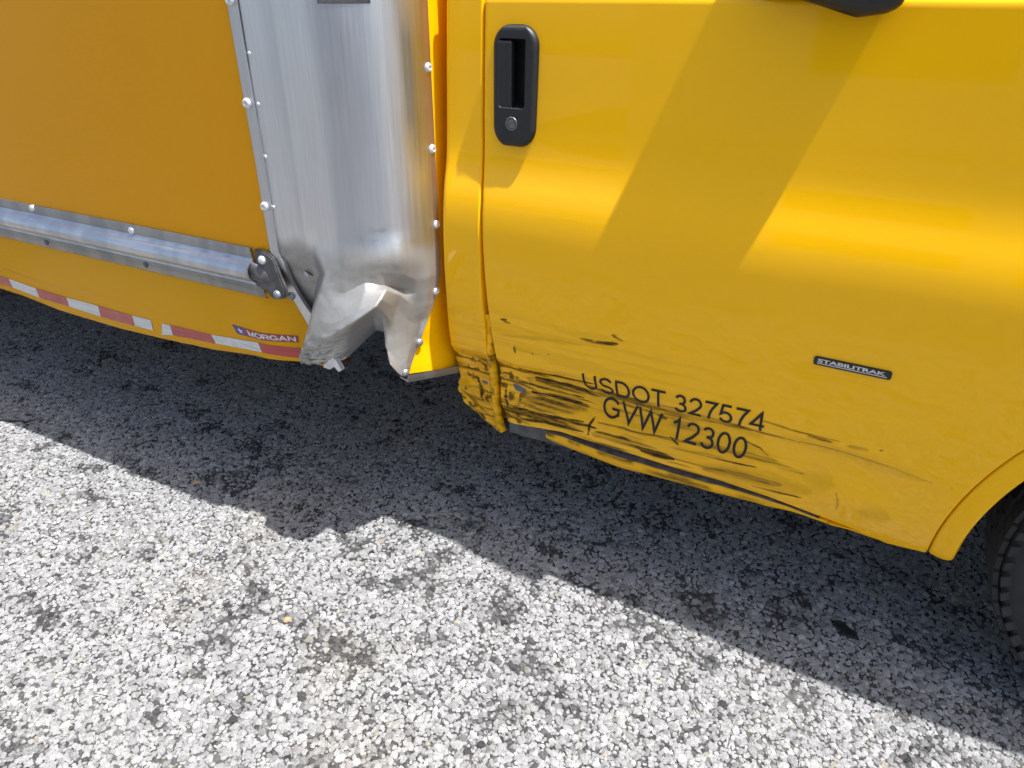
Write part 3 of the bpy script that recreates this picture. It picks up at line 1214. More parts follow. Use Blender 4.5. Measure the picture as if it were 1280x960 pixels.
def build_pillar():
    g = trace(gap_px, SM)
    b = trace(back_px, SM)
    nz, nx = 210, 80
    tz = np.concatenate([np.linspace(0, 0.33, 120)[:-1], np.linspace(0.33, 1, 90)])
    zg = np.interp(tz, [0, 1], [g[-1, 2], 1.30])
    zb = np.interp(tz, [0, 1], [b[-1, 2], 1.30])
    g = g[np.argsort(g[:, 2])]
    b = b[np.argsort(b[:, 2])]
    rows = []
    s = np.concatenate([np.linspace(0, 0.2, 12)[:-1], np.linspace(0.2, 0.93, nx)[:-1], np.linspace(0.93, 1, 7)])
    for k in range(len(tz)):
        xg = np.interp(zg[k], g[:, 2], g[:, 0])
        xb = np.interp(zb[k], b[:, 2], b[:, 0])
        x = xb + s * (xg - xb)
        z = zb[k] + s * (zg[k] - zb[k])
        y = SD(x, z)
        q = np.clip(0.012 - (x - xb), 0, 0.012)
        y = y + 0.010 - np.sqrt(np.maximum(0.0001 - (q / 0.012 * 0.0098) ** 2, 0))
        q = np.clip(0.004 - (xg - x), 0, 0.004)
        y = y + 0.004 - np.sqrt(np.maximum(0.000016 - q * q * 0.97, 0))
        rows.append(np.stack([x, y, z], -1))
    P = np.array(rows)
    sc, bare, dust = paint_fields(P[..., 0], P[..., 2])
    lead = [P[:, :1].copy() for _ in range(3)]
    for q, (dx, dy) in enumerate(((0.004, 0.5), (-0.002, 0.10), (-0.002, 0.03))):
        lead[q][..., 0] += dx
        lead[q][..., 1] += dy
    tail = P[:, -1:].copy()
    tail[..., 1] += 0.03
    P2 = np.concatenate(lead + [P, tail], 1)
    pad = lambda a: np.concatenate([a[:, :1]] * 3 + [a, a[:, -1:]], 1).ravel()
    o = grid_obj('cab_corner', P2, M_DOOR, truck, {'scuff_shade': pad(sc), 'bare': pad(bare), 'dust': pad(dust)})
    o['label'] = 'yellow cab corner post torn open at the bottom'


build_pillar()

# crumpled seam flange standing in the torn joint
fl_px = [(606, 395), (610, 430), (613, 455), (617, 480), (619, 505), (624, 528), (627, 538)]
wf = trace(fl_px, SM)
rows = []
for k, p in enumerate(wf):
    p = p + np.array([0, 0.016 * max(0, 1 - k / 2.0), 0])
    rows.append([(p[0] - 0.009, p[1] + 0.010, p[2]), (p[0] - 0.004, p[1] - 0.004, p[2]), (p[0] + 0.003, p[1] - 0.006, p[2]), (p[0] + 0.010, p[1] + 0.008, p[2])])
R = np.array(rows)
R = pchip(np.arange(len(R)), R.reshape(len(R), -1), np.linspace(0, len(R) - 1, 60)).reshape(60, 4, 3)
R = np.stack([pchip([0, 1, 2, 3], r, np.linspace(0, 3, 9)) for r in R])
R[..., 0] += (vnoise(R[..., 2] * 60, 0 * R[..., 0], 41)[..., ] - 0.5) * 0.006
R[..., 1] += (vnoise(R[..., 2] * 90, R[..., 0] * 200, 42) - 0.5) * 0.005
sc, bare, dust = paint_fields(R[..., 0], R[..., 2])
sc = np.maximum(sc * 0.4, 0.7 * sst(0.58, 0.72, fbm(R[..., 0] * 90, R[..., 2] * 60, 43, 3)) * sst(0.66, 0.60, R[..., 2]))
grid_obj('seam_flange', R, M_DOOR, truck, {'scuff_shade': sc.ravel(), 'bare': (bare * 0).ravel(), 'dust': dust.ravel()}, thick=0.002)

# rubber flap and torn inner sill under the joint
a = onS(628, 532, SD)
mesh = [(a[0] - 0.010, a[1] + 0.020, a[2] + 0.005), (a[0] + 0.020, a[1] + 0.022, a[2] + 0.005), (a[0] + 0.018, a[1] + 0.020, a[2] - 0.032), (a[0] + 0.004, a[1] + 0.018, a[2] - 0.045), (a[0] - 0.010, a[1] + 0.022, a[2] - 0.040)]
bm = bmesh.new()
f = bm.faces.new([bm.verts.new(v) for v in mesh])
r = bmesh.ops.extrude_face_region(bm, geom=[f])
bmesh.ops.translate(bm, verts=[v for v in r['geom'] if isinstance(v, bmesh.types.BMVert)], vec=(0, 0.008, 0))
bm_obj('rubber_flap', bm, M_RUBBER, truck)

# ---------------------------------------------------------------- sill below the door
sb_px = [(682, 551), (700, 558), (740, 573), (776, 586), (860, 609), (960, 636), (1050, 661), (1107, 680)]
_sb = trace(sb_px, lambda x, z: 0.05)


def build_sill():
    xs = np.linspace(_sb[0, 0], _sb[-1, 0], 200)
    zb = np.interp(xs, _sb[:, 0], _sb[:, 2])
    zd = z_bot(xs)
    yd = SD(xs, zd)
    gap = np.interp(xs, [-0.57, -0.52, -0.45, -0.28, -0.15, -0.06, 0.05], [0.006, 0.009, 0.013, 0.012, 0.007, 0.003, 0.0015])
    top = np.maximum(zd - gap, zb + 0.005)
    wob = (vnoise(xs * 25, xs * 0, 51) - 0.5) * 0.003
    out = yd - 0.004 + wob
    P = np.stack([
        np.stack([xs, yd + 0.035, top + 0.012], -1),
        np.stack([xs, yd + 0.022, top - 0.002], -1),
        np.stack([xs, out + 0.006, top - 0.001], -1),
        np.stack([xs, out, top - 0.004], -1),
        np.stack([xs, out + 0.002, 0.5 * (top + zb)], -1),
        np.stack([xs, out + 0.006, zb + 0.003], -1),
        np.stack([xs, out + 0.012, zb], -1),
        np.stack([xs, out + 0.10, zb + 0.004], -1)])
    sc, bare, dust = paint_fields(P[..., 0], P[..., 2] + 0)
    st = sst(0.52, 0.66, fbm(P[..., 0] * 6, P[..., 2] * 300, 55, 3)) * (1 - sst(-0.3, 0.1, P[..., 0])) * 0.7
    o = grid_obj('sill', P[1:], M_DOOR, truck, {'scuff_shade': st[1:].ravel(), 'bare': (st * 0)[1:].ravel(), 'dust': (0 * st + 0.4)[1:].ravel()})
    # the open joint between door and sill
    Pc = np.stack([np.stack([xs, yd + 0.026, zd + 0.010], -1), np.stack([xs, yd + 0.020, top + 0.004], -1), np.stack([xs, out + 0.010, top + 0.0006], -1), np.stack([xs, out + 0.003, top - 0.0005], -1)])
    k = xs < 0.02
    grid_obj('joint_channel', Pc[:, k], M_GAP, truck)


build_sill()
p = onY(640, 538, 0.075)
q = onY(690, 552, 0.075)
box_part('inner_sill', (p[0] - 0.01, 0.078, p[2] - 0.010), (q[0] + 0.06, 0.16, p[2] + 0.03), M_STEEL, truck, 0.004)
# thin bright drip edge under the sill
e0, e1 = onY(758, 578, 0.06), onY(800, 592, 0.06)
poly_patch('drip_edge', [e0 + (0, 0, 0.001), e1 + (0, 0, 0.001), e1 + (0, .004, -0.003), e0 + (0.02, .004, -0.003)], M_RIVET, truck)


# ---------------------------------------------------------------- front fender
def build_fender():
    # flare around the wheel opening, with a rounded foot
    rr = np.array([0.462, 0.472, R_ARCH, R_ARCH + 0.001, R_ARCH + 0.003, R_ARCH + 0.007, R_ARCH + 0.018, 0.505, 0.514, 0.5170, 0.5182])
    yo = np.array([0.060, 0.018, 0.0040, 0.0018, 0.0006, 0.0, 0.0, 0.0, 0.0003, 0.0018, 0.010])
    zl = np.array([0.366, 0.364, 0.360, 0.355, 0.3505, 0.3470, 0.3450, 0.348, 0.351, 0.352, 0.352])
    n = 130
    A = np.stack([np.linspace(math.pi - math.asin((z_ - WC[1]) / r_), math.radians(8), n) for z_, r_ in zip(zl, rr)], 1)
    Rr = np.repeat(rr[None], n, 0)
    X = WC[0] + Rr * np.cos(A)
    Z = WC[1] + Rr * np.sin(A)
    Y = S0(np.minimum(X, 0.45), np.maximum(Z, 0.335)) + yo[None, :]
    P = np.stack([X, Y, Z], -1)
    foot = P[:1].copy()
    foot[..., 1] += 0.03
    foot2 = P[:1].copy()
    foot2[..., 1] += 0.0015
    foot2[..., 2] -= 0.0012
    grid_obj('wheel_arch', np.concatenate([foot, foot2, P], 0), M_YEL, truck)
    # fender skin above the flare, out to the bumper
    xs = np.concatenate([np.linspace(DOOR_FRONT + 0.004, 1.34, 60)])
    rows = []
    for v in np.linspace(0, 1, 26):
        dz = np.sqrt(np.maximum(0.5185 ** 2 - (xs - WC[0]) ** 2, 0))
        zb_ = np.where(abs(xs - WC[0]) < 0.5185, WC[1] + dz, 0.55)
        zt_ = 1.24 - 0.16 * sst(0.6, 1.34, xs)
        z = zb_ + v * (zt_ - zb_)
        y = S0(np.full_like(xs, 0.45), z) + 0.16 * sst(1.05, 1.40, xs) ** 2
        rows.append(np.stack([xs, y, z], -1))
    top = rows[-1].copy()
    top[:, 1] += 0.16
    top[:, 2] += 0.012
    edge = rows[-1].copy()
    edge[:, 1] += 0.02
    edge[:, 2] += 0.012
    grid_obj('fender', np.array(rows + [edge, top]), M_YEL, truck)


build_fender()


# ---------------------------------------------------------------- wheels
def build_wheel(cx, cy, rad=0.385, wid=0.235, side=-1):
    w = bpy.data.objects.new('wheel', None)
    COL.objects.link(w)
    w.parent = truck
    w.location = (cx, cy, rad)
    hw = wid / 2
    prof = [(0.20, -hw + 0.02), (0.215, -hw + 0.006), (0.25, -hw), (0.30, -hw - 0.004), (0.335, -hw + 0.002), (0.358, -hw + 0.012), (0.374, -hw + 0.028), (0.382, -hw + 0.05), (0.385, 0),
            (0.382, hw - 0.05), (0.374, hw - 0.028), (0.358, hw - 0.012), (0.335, hw - 0.002), (0.30, hw + 0.004), (0.25, hw), (0.215, hw - 0.006), (0.20, hw - 0.02)]
    V, Fc = lathe(prof, 96)
    V = [(v[0], v[2], v[1]) for v in V]
    t = mesh_obj('tyre', V, Fc, M_RUBBER, w)
    # tread and shoulder lugs
    bm = bmesh.new()
    n = 64
    for k in range(n):
        a = 2 * math.pi * k / n
        for row, (yy, ww) in enumerate(((-0.086, 0.036), (-0.043, 0.032), (0.0, 0.034), (0.043, 0.032), (0.086, 0.036))):
            aa = a + (row % 2) * math.pi / n
            r = bmesh.ops.create_cube(bm, size=1)
            rr = 0.3835 if abs(yy) < 0.06 else 0.3775
            mt = Matrix.Rotation(-aa, 4, 'Y') @ Matrix.Translation((rr, yy, 0)) @ Matrix.Rotation(0.25 if row % 2 else -0.2, 4, 'X') @ Matrix.Diagonal((0.009, ww, 0.0345, 1))
            bmesh.ops.transform(bm, verts=r['verts'], matrix=mt)
        for sg in (-1, 1):
            r = bmesh.ops.create_cube(bm, size=1)
            mt = Matrix.Rotation(-a, 4, 'Y') @ Matrix.Translation((0.357, sg * (hw - 0.010), 0)) @ Matrix.Rotation(sg * 0.5, 4, 'Z') @ Matrix.Diagonal((0.030, 0.004, 0.017 if k % 2 else 0.022, 1))
            bmesh.ops.transform(bm, verts=r['verts'], matrix=mt)
    bm_obj('tread', bm, M_RUBBER, w)
    V, Fc = lathe([(0.205, side * (hw - 0.012)), (0.212, side * (hw - 0.006)), (0.20, side * (hw - 0.01)), (0.19, side * (hw - 0.04)), (0.12, side * (hw - 0.055)), (0.07, side * (hw - 0.02)), (0.065, side * (hw - 0.0)), (0.0, side * hw)], 40)
    mesh_obj('rim', [(v[0], v[2], v[1]) for v in V], Fc, M_RIM, w)
    return w


build_wheel(0.712, 0.190)
build_wheel(0.712, 1.84, side=1)
build_wheel(-3.95, 0.20)
build_wheel(-3.95, 1.85, side=1)

# ---------------------------------------------------------------- side mirror (black housing on an arm off the door top)
def build_mirror():
    m = bpy.data.objects.new('side_mirror', None)
    COL.objects.link(m)
    m.parent = truck
    y0, y1 = -0.020, 0.060
    nz, na = 34, 40
    rows = []
    zlo, zhi = 1.2745, 1.46
    for k in range(nz):
        t = k / (nz - 1)
        z = zlo + (zhi - zlo) * t
        r = min(1.0, math.sqrt(max(0.0, 1 - (1 - min(t, 1 - t) / 0.13) ** 2)) if min(t, 1 - t) < 0.13 else 1.0)
        ring = []
        for q in range(na):
            a = 2 * math.pi * q / na
            c, s = math.cos(a), math.sin(a)
            ex = abs(c) ** 0.55 * (1 if c > 0 else -1)
            ey = abs(s) ** 0.55 * (1 if s > 0 else -1)
            ring.append((-0.143 + ex * 0.102 * (0.45 + 0.55 * r), (y0 + y1) / 2 + ey * 0.040 * (0.35 + 0.65 * r) - 0.025 * float(sst(-0.35, 0.9, ex)), z - 0.012 * ex))
        rows.append(ring)
    V = [p for r_ in rows for p in r_]
    Fc = []
    for k in range(nz - 1):
        for q in range(na):
            q2 = (q + 1) % na
            Fc.append((k * na + q, k * na + q2, (k + 1) * na + q2, (k + 1) * na + q))
    Fc.append(tuple(range(na))[::-1])
    Fc.append(tuple((nz - 1) * na + q for q in range(na)))
    mesh_obj('housing', V, Fc, M_BLACK, m)
    box_part('mirror_glass', (-0.21, y1 - 0.004, 1.31), (-0.05, y1 + 0.004, 1.47), M_GLASS, m, 0.002)
    box_part('arm', (-0.16, y1 - 0.05, 1.34), (-0.07, 0.10, 1.42), M_BLACK, m, 0.012)


build_mirror()

# ---------------------------------------------------------------- cab above the belt and the rest of the cab
box_part('window_glass', (-0.70, 0.086, 1.29), (0.36, 0.094, 1.90), M_GLASS, truck, 0.0)
def quad_prism(name, pts, dy, mat):
    bm = bmesh.new()
    f = bm.faces.new([bm.verts.new(p) for p in pts])
    r = bmesh.ops.extrude_face_region(bm, geom=[f])
    bmesh.ops.translate(bm, verts=[v for v in r['geom'] if isinstance(v, bmesh.types.BMVert)], vec=(0, dy, 0))
    return bm_obj(name, bm, mat, truck)


quad_prism('rear_post', [(-0.80, 0.058, 1.296), (-0.68, 0.060, 1.296), (-0.68, 0.16, 1.93), (-0.80, 0.16, 1.93)], 0.08, M_YEL)
quad_prism('front_post', [(0.40, 0.062, 1.292), (0.66, 0.062, 1.24), (0.05, 0.165, 1.93), (-0.06, 0.165, 1.93)], 0.07, M_YEL)
quad_prism('window_header', [(-0.68, 0.135, 1.85), (0.06, 0.135, 1.85), (0.02, 0.17, 1.94), (-0.68, 0.17, 1.94)], 0.07, M_YEL)
box_part('window_light_seal', (-0.76, 0.058, 1.276), (0.42, 0.125, 1.292), M_BLACK, truck, 0.003)  # added to stop sunlight leaking between door top and glass
box_part('roof', (-0.82, 0.17, 1.93), (0.08, 1.85, 2.02), M_YEL, truck, 0.04)
mesh_obj('windshield', [(0.66, 0.12, 1.25), (0.66, 1.90, 1.25), (0.06, 1.83, 1.94), (0.06, 0.18, 1.94)], [(0, 1, 2, 3)], M_GLASS, truck, False)
box_part('hood', (0.60, 0.10, 1.06), (1.42, 1.92, 1.235), M_YEL, truck, 0.05, Matrix.Rotation(0.10, 3, 'Y'))
box_part('grille', (1.40, 0.30, 0.62), (1.48, 1.72, 1.02), M_BLACK, truck, 0.02)
for yy in (0.14, 1.72):
    box_part('headlight', (1.37, yy, 0.78), (1.46, yy + 0.16, 1.02), M_LAMP, truck, 0.02)
box_part('bumper', (1.34, 0.06, 0.42), (1.58, 1.96, 0.62), M_BLACK, truck, 0.04)
box_part('far_cab_side', (-0.80, 1.93, 0.42), (1.36, 1.97, 1.30), M_YEL, truck, 0.01)
box_part('cab_back', (-0.81, 0.06, 0.55), (-0.78, 1.93, 1.95), M_YEL, truck, 0.005)
box_part('cab_floor', (-0.78, 0.16, 0.46), (1.34, 1.92, 0.56), M_DARK, truck, 0.01)
box_part('cab_inner_wall', (-0.76, 0.125, 0.42), (0.20, 0.15, 1.28), M_DARK, truck, 0.0)
box_part('wheel_liner', (0.20, 0.50, 0.30), (1.30, 0.53, 1.05), M_DARK, truck, 0.0)
box_part('wheel_house', (0.22, 0.10, 0.93), (1.30, 0.53, 0.97), M_DARK, truck, 0.0)
for yy in (0.62, 1.30):
    box_part('chassis_rail', (-5.7, yy, 0.56), (1.3, yy + 0.08, 0.72), M_DARK, truck, 0.008)
box_part('rear_axle', (-4.05, 0.3, 0.32), (-3.85, 1.75, 0.46), M_DARK, truck, 0.03)
box_part('fuel_tank', (-2.6, 0.75, 0.46), (-1.5, 1.28, 0.80), M_DARK, truck, 0.06)

# ================================================================== BOX BODY
LEFT = -5.75
TOPZ = 3.25


def SB(x, z):
    """side of the box; its lower front corner has been driven in"""
    return YB + 0.045 * sst(-1.26, -1.11, x) * sst(0.80, 0.62, z) + 0.004 * (fbm(np.asarray(x) * 3, np.asarray(z) * 5, 71, 3) - 0.5) * sst(0.72, 0.66, z)


# yellow side panel (front edge hidden below the corner strip)
strip_l = [(284.8, 0), (303, 105), (322, 212), (338.5, 312), (347, 333), (355, 350), (361, 362.5), (371, 380), (382, 399), (392, 416)]
strip_r = [(298.6, 0), (316, 105), (334, 212), (350, 312), (359, 332.5), (366, 350), (374.5, 366), (382, 378), (389, 388), (397, 399)]
sl, sr = trace(strip_l, SB), trace(strip_r, SB)
_sm = np.array([(a + b) / 2 for a, b in zip(sl, sr)])
_sm = _sm[np.argsort(_sm[:, 2])]
zr = np.concatenate([np.linspace(0.70, 0.90, 20), np.linspace(0.92, TOPZ, 30)])
xe = np.interp(zr, _sm[:, 2], _sm[:, 0])
P = np.array([[(x, float(SB(x, z)), z) for x in np.concatenate([np.linspace(LEFT, -1.35, 12), np.linspace(-1.30, e, 14)])] for z, e in zip(zr, xe)])
P[..., 1] += 0.0035 * (fbm(P[..., 0] * 1.7, P[..., 2] * 1.9, 73, 2) - 0.5)
o = grid_obj('side_panel', P, M_BOX, truck)
o['label'] = 'dull yellow upper side of the cargo box'

# skirt below the rub rail
sk_px = [(-300, 283), (-120, 328), (0, 363), (25, 371), (45, 379), (70, 389), (100, 398), (150, 412), (200, 424), (260, 437), (320, 446), (375, 453), (400, 458), (425, 462)]
_sk = trace(sk_px, SB)
xs = np.concatenate([np.linspace(LEFT, _sk[0, 0], 6)[:-1], np.linspace(_sk[0, 0], -1.065, 200)])
zb = np.interp(xs, _sk[:, 0], _sk[:, 2])
tt = np.concatenate([[0], np.linspace(0.004, 0.06, 5), np.linspace(0.09, 1, 40)])
Z = zb[None] + tt[:, None] * (0.715 - zb[None])
X = np.repeat(xs[None], len(tt), 0)
lim = np.interp(Z, _sm[:, 2], _sm[:, 0])
Xc = np.minimum(X, np.where(Z > 0.60, lim, 9))
Y = SB(Xc, Z)
# crease above the tape and rolled lower lip
cr = trace([(-60, 322), (0, 337), (32, 347), (60, 356), (90, 363), (130, 372), (200, 396), (240, 408), (300, 420)], SB)
zc = np.interp(Xc, cr[:, 0], cr[:, 2])
Y = Y + 0.006 * sst(0.010, -0.004, Z - zc) * sst(-0.97, -1.3, Xc) * (0.3 + 0.7 * sst(-1.75, -2.1, Xc))
Y = Y + 0.004 * sst(0.012, 0, Z - zb[None])
Y = Y + 0.0035 * (vnoise(Xc * 40, Z * 130, 75) - 0.5) * sst(0.05, 0.01, Z - zb[None]) * np.exp(-((Xc + 1.45) / 0.16) ** 2)
P = np.stack([Xc, Y, Z], -1)
und = P[:1].copy()
und[..., 1] += 0.06
P = np.concatenate([und, P], 0)
o = grid_obj('skirt', P, M_SKIRT, truck)
o['label'] = 'dusty yellow lower skirt with bowed bottom edge'


def SK(x, z):
    """skin of the skirt for things stuck onto it"""
    zc_ = np.interp(x, cr[:, 0], cr[:, 2])
    zb_ = np.interp(x, _sk[:, 0], _sk[:, 2])
    y = SB(x, z) + 0.006 * sst(0.010, -0.004, z - zc_) * sst(-0.97, -1.3, x) * (0.3 + 0.7 * sst(-1.75, -2.1, x))
    return y + 0.004 * sst(0.012, 0, z - zb_) + 0.0035 * (vnoise(np.asarray(x) * 40, np.asarray(z) * 130, 75) - 0.5) * sst(0.05, 0.01, z - zb_) * np.exp(-((np.asarray(x) + 1.45) / 0.16) ** 2)


TAPE = [('r', (-45, 331), (11, 348), (16, 359), (-42, 342)), ('w', (11.5, 348), (45, 360), (50, 372), (16.5, 359)), ('r', (45.5, 360), (83, 371.5), (87, 383), (50.5, 372)),
        ('w', (83.5, 371.5), (123, 382), (127, 396), (87.5, 383)), ('r', (123.5, 382), (165, 394), (169, 407), (127.5, 396)), ('w', (165.5, 394), (189, 400), (192, 413), (169.5, 407)),
        ('w', (203, 404), (213, 406), (217, 419), (203, 418)), ('r', (213.5, 406), (264, 418), (270, 429), (217.5, 419)), ('w', (264.5, 418), (323, 428), (328, 440), (270.5, 429)),
        ('r', (323.5, 428), (377, 435), (374, 447), (328.5, 440)),
        ('w', (-85, 320), (-45.5, 331), (-42.5, 342), (-82, 331)), ('r', (-140, 305), (-85.5, 320), (-82.5, 331), (-137, 315))]
for kind, a, b, c, d in TAPE:
    q = trace([a, b, c, d], SK)
    nu, nv = 16, 8
    P = np.zeros((nv, nu, 3))
    for i in range(nv):
        for j in range(nu):
            u, v = j / (nu - 1), i / (nv - 1)
            p = (q[0] * (1 - u) + q[1] * u) * (1 - v) + (q[3] * (1 - u) + q[2] * u) * v
            p[1] = float(SK(p[0], p[2])) - 0.0012 - 0.0008 * vnoise(p[0] * 60, p[2] * 120, 5)
            P[i, j] = p
    o = grid_obj('reflective_tape', P, M_RED if kind == 'r' else M_WHT, truck)
    o['label'] = 'red reflective strip on the skirt' if kind == 'r' else 'silver white reflective strip on the skirt'

# maker's sticker: blue field with a star, red field with white capitals
on_skirt = lambda x, z, off=0.0016: (x, float(SK(x, z)) - off, z)
q = trace([(290, 405), (373, 419.5), (374.5, 428), (297.5, 417)], SK)


def stk(u, v, off=0.0012):
    p = (q[0] * (1 - u) + q[1] * u) * (1 - v) + (q[3] * (1 - u) + q[2] * u) * v
    return on_skirt(p[0], p[2], off)


nu, nv = 30, 6
P = np.array([[stk(0.19 + 0.81 * j / (nu - 1), i / (nv - 1)) for j in range(nu)] for i in range(nv)])
sticker = grid_obj('maker_sticker', P, M_STRED, truck)
sticker['label'] = 'red and blue sticker with star and white capitals'
P = np.array([[stk(0.19 * j / 9, i / (nv - 1), 0.0012) for j in range(10)] for i in range(nv)])
grid_obj('blue_field', P, M_STBLU, sticker)
bm = bmesh.new()
vs = []
for k in range(10):
    a = math.radians(90 + 36 * k)
    rr = 0.40 if k % 2 == 0 else 0.16
    vs.append(bm.verts.new(stk(0.115 + rr * math.cos(a) * 0.155, 0.5 - rr * math.sin(a), 0.0019)))
bm.faces.new(vs)
bm_obj('star', bm, M_WHITE, sticker)


def sticker_text():
    stroke_text('MORGAN', (0.255, 0.0), 0.72, 0.62, lambda u, w: stk(u, 0.80 - w, 0.0019), M_WHITE, sticker, hw=0.105)


sticker_text()


# ---------------------------------------------------------------- rub rail
def build_rail():
    zt = np.mean([onY(0, 244.6, YB)[2], onY(316, 313.5, YB)[2]])
    zl = np.mean([onY(0, 294, YB)[2], onY(336, 372, YB)[2]])
    hgt = zt - zl
    # profile: (depth out from the wall, fraction of height from the top)
    prof = [(0.000, 0.0), (0.005, 0.0), (0.006, 0.02), (0.006, 0.20), (0.010, 0.24), (0.022, 0.29), (0.031, 0.36), (0.034, 0.44), (0.033, 0.52), (0.026, 0.60), (0.014, 0.66), (0.011, 0.68), (0.010, 0.74),
            (0.012, 0.755), (0.012, 0.775), (0.007, 0.79), (0.006, 0.98), (0.005, 1.0), (0.0, 1.0)]
    xe_t, xe_b = onY(316, 313.5, YB)[0], onY(336, 372, YB)[0]
    xs_ = np.concatenate([np.linspace(LEFT, -2.4, 5)[:-1], np.linspace(-2.4, -1.16, 40)])
    P = []
    for dep, fr in prof:
        P.append([(x, YB - dep, zt - fr * hgt) for x in xs_])
    P = np.array(P)
    xe = xe_t + (xe_b - xe_t) * np.array([p_[1] for p_ in prof])
    P[..., 0] = np.minimum(P[..., 0], xe[:, None])
    P[..., 1] -= 0.0015 * (fbm(P[..., 0] * 6, P[..., 2] * 0, 81, 2) - 0.5)
    rail = grid_obj('rub_rail', P, M_RAIL, truck)
    rail['label'] = 'scuffed aluminium rub rail along the box side'
    k = 14
    lowP = P[k - 2:].copy()
    lowP[..., 1] -= 0.0006
    grid_obj('lower_flange', lowP, M_RAILD, rail)
    upP = P[1:4].copy()
    upP[..., 1] -= 0.0012
    grid_obj('upper_flange', upP, M_RAILD, rail)  # darker colour stands in for dark surroundings mirrored in this flange
    for px, py in ((41, 260), (165, 288), (-78, 234), (-190, 207)):
        p = onY(px, py, YB - 0.006)
        rivet(rail, p, (0, -1, 0.05), 0.0095, M_RIVET, 0.011, dish=False)
    for px, py in ((58, 306), (182, 334), (-66, 276)):
        p = onY(px, py - 3, YB - 0.008)
        rivet(rail, p, (0, -1, 0), 0.008, M_CAP, 0.003, name='drain_hole', dish=False)
    # end cap
    w = [onY(px, py, YB - 0.012) for px, py in ((316, 312), (326, 313.5), (334, 317), (341, 324), (344, 331), (350, 349), (355.5, 362), (357, 369), (354, 374), (345, 375), (338, 372), (334, 364), (321, 360), (316, 349), (316, 341), (320, 333))]
    bm = bmesh.new()
    vs = [bm.verts.new(p) for p in w]
    cen = sum((Vector(p) for p in w), Vector()) / len(w)
    f = bm.faces.new(vs)
    r = bmesh.ops.extrude_face_region(bm, geom=[f])
    bmesh.ops.translate(bm, verts=[v for v in r['geom'] if isinstance(v, bmesh.types.BMVert)], vec=(0, 0.010, 0))
    front = [f_ for f_ in bm.faces if all(abs(v.co.y - (YB - 0.012)) < 1e-5 for v in f_.verts)]
    bmesh.ops.bevel(bm, geom=[e for e in bm.edges if all(abs(v.co.y - (YB - 0.012)) < 1e-5 for v in e.verts)], offset=0.003, segments=2, affect='EDGES')
    cap = bm_obj('end_cap', bm, M_CAP, truck)
    cap['label'] = 'dark cast end cap of the rub rail'
    # bulged nose of the cap continuing the round of the rail
    V, Fc = [], []
    a0 = onY(316, 341, YB - 0.012)
    n, m = 12, 14
    for i in range(n):
        t = i / (n - 1)
        for j in range(m):
            a = math.pi * j / (m - 1)
            rr = math.cos(t * math.pi / 2 * 0.98)
            V.append((a0[0] + 0.001 + 0.050 * t, YB - 0.010 - 0.013 * math.sin(a) * rr, a0[2] + 0.004 - 0.012 * t + 0.025 * math.cos(a) * (0.35 + 0.65 * rr)))
    for i in range(n - 1):
        for j in range(m - 1):
            Fc.append((i * m + j, i * m + j + 1, (i + 1) * m + j + 1, (i + 1) * m + j))
    mesh_obj('nose', V, Fc, M_CAP, cap)
    for px, py, mt in ((328, 325, M_RIVET), (347, 368, M_RIVETD)):
        rivet(cap, onY(px, py, YB - 0.0115), (0, -1, 0), 0.0100, mt, 0.011, name='bolt', dish=False)


build_rail()


# ---------------------------------------------------------------- aluminium corner
CLEAN = np.array([(-1.140, -.155), (-1.085, -.155), (-1.04, -.155), (-1.005, -.155), (-.965, -.150), (-.93, -.138), (-.90, -.118), (-.875, -.09), (-.857, -.055), (-.848, -.02), (XF, .02)])
NET = [
    # px, py, depth for each column c0..c10
    [(351, 316, -.153), (366, 315, -.150), (388, 314, -.146), (402, 318, -.157), (428, 327, -.156), (452, 329, -.145), (476, 324, -.124), (498, 320, -.097), (519, 319, -.056), (535, 317, -.02), (549, 311, .02)],
    [(360, 341, -.138), (378, 343, -.131), (399, 342, -.128), (407, 343, -.163), (430, 350, -.160), (455, 342, -.143), (478, 340, -.120), (500, 342, -.090), (521, 348, -.05), (537, 345, -.02), (550, 341, .02)],
    [(368, 357, -.122), (382, 360, -.117), (396, 360, -.114), (403, 359, -.170), (429, 367, -.164), (457, 353, -.141), (481, 357.5, -.110), (502, 362, -.066), (521, 366, -.045), (535, 363, -.02), (547, 361, .014)],
    [(377, 373, -.108), (386, 377, -.103), (392, 380, -.100), (397, 377, -.176), (425, 384, -.178), (456, 365, -.152), (482, 363, -.131), (500, 369, -.084), (518, 384, -.047), (532, 381, -.022), (542, 378, .002)],
    [(386, 388, -.097), (388, 393, -.094), (388, 398, -.090), (390, 400, -.184), (418, 404, -.192), (449, 388, -.182), (476, 374, -.155), (495, 385, -.092), (514, 404, -.052), (526, 401, -.026), (535, 397, -.01)],
    [(391, 398, -.088), (389, 407, -.072), (387, 414, -.058), (383, 423, -.188), (409, 422, -.199), (441, 403, -.195), (470, 383, -.168), (490, 403, -.102), (512, 424, -.060), (521, 421, -.036), (529, 414, -.022)],
    [(393, 410, -.080), (390, 418, -.068), (386, 426, -.055), (378, 437, -.188), (403, 433, -.194), (434, 418, -.178), (467, 396, -.130), (485, 419, -.112), (510, 444, -.072), (517, 440, -.046), (522, 432, -.034)],
    [(393, 420, -.075), (390, 428, -.06), (386, 434, -.05), (375, 447, -.183), (400, 447, -.178), (434, 435, -.142), (469, 406, -.100), (483, 437, -.118), (508, 460, -.084), (512, 456, -.060), (516, 449, -.050)],
    [(393, 430, -.07), (390, 436, -.06), (386, 440, -.05), (377, 453, -.170), (399, 455, -.152), (430, 449, -.118), (470, 412, -.070), (488, 456, -.125), (503, 471, -.095), (507, 470, -.078), (510, 468, -.066)],
]


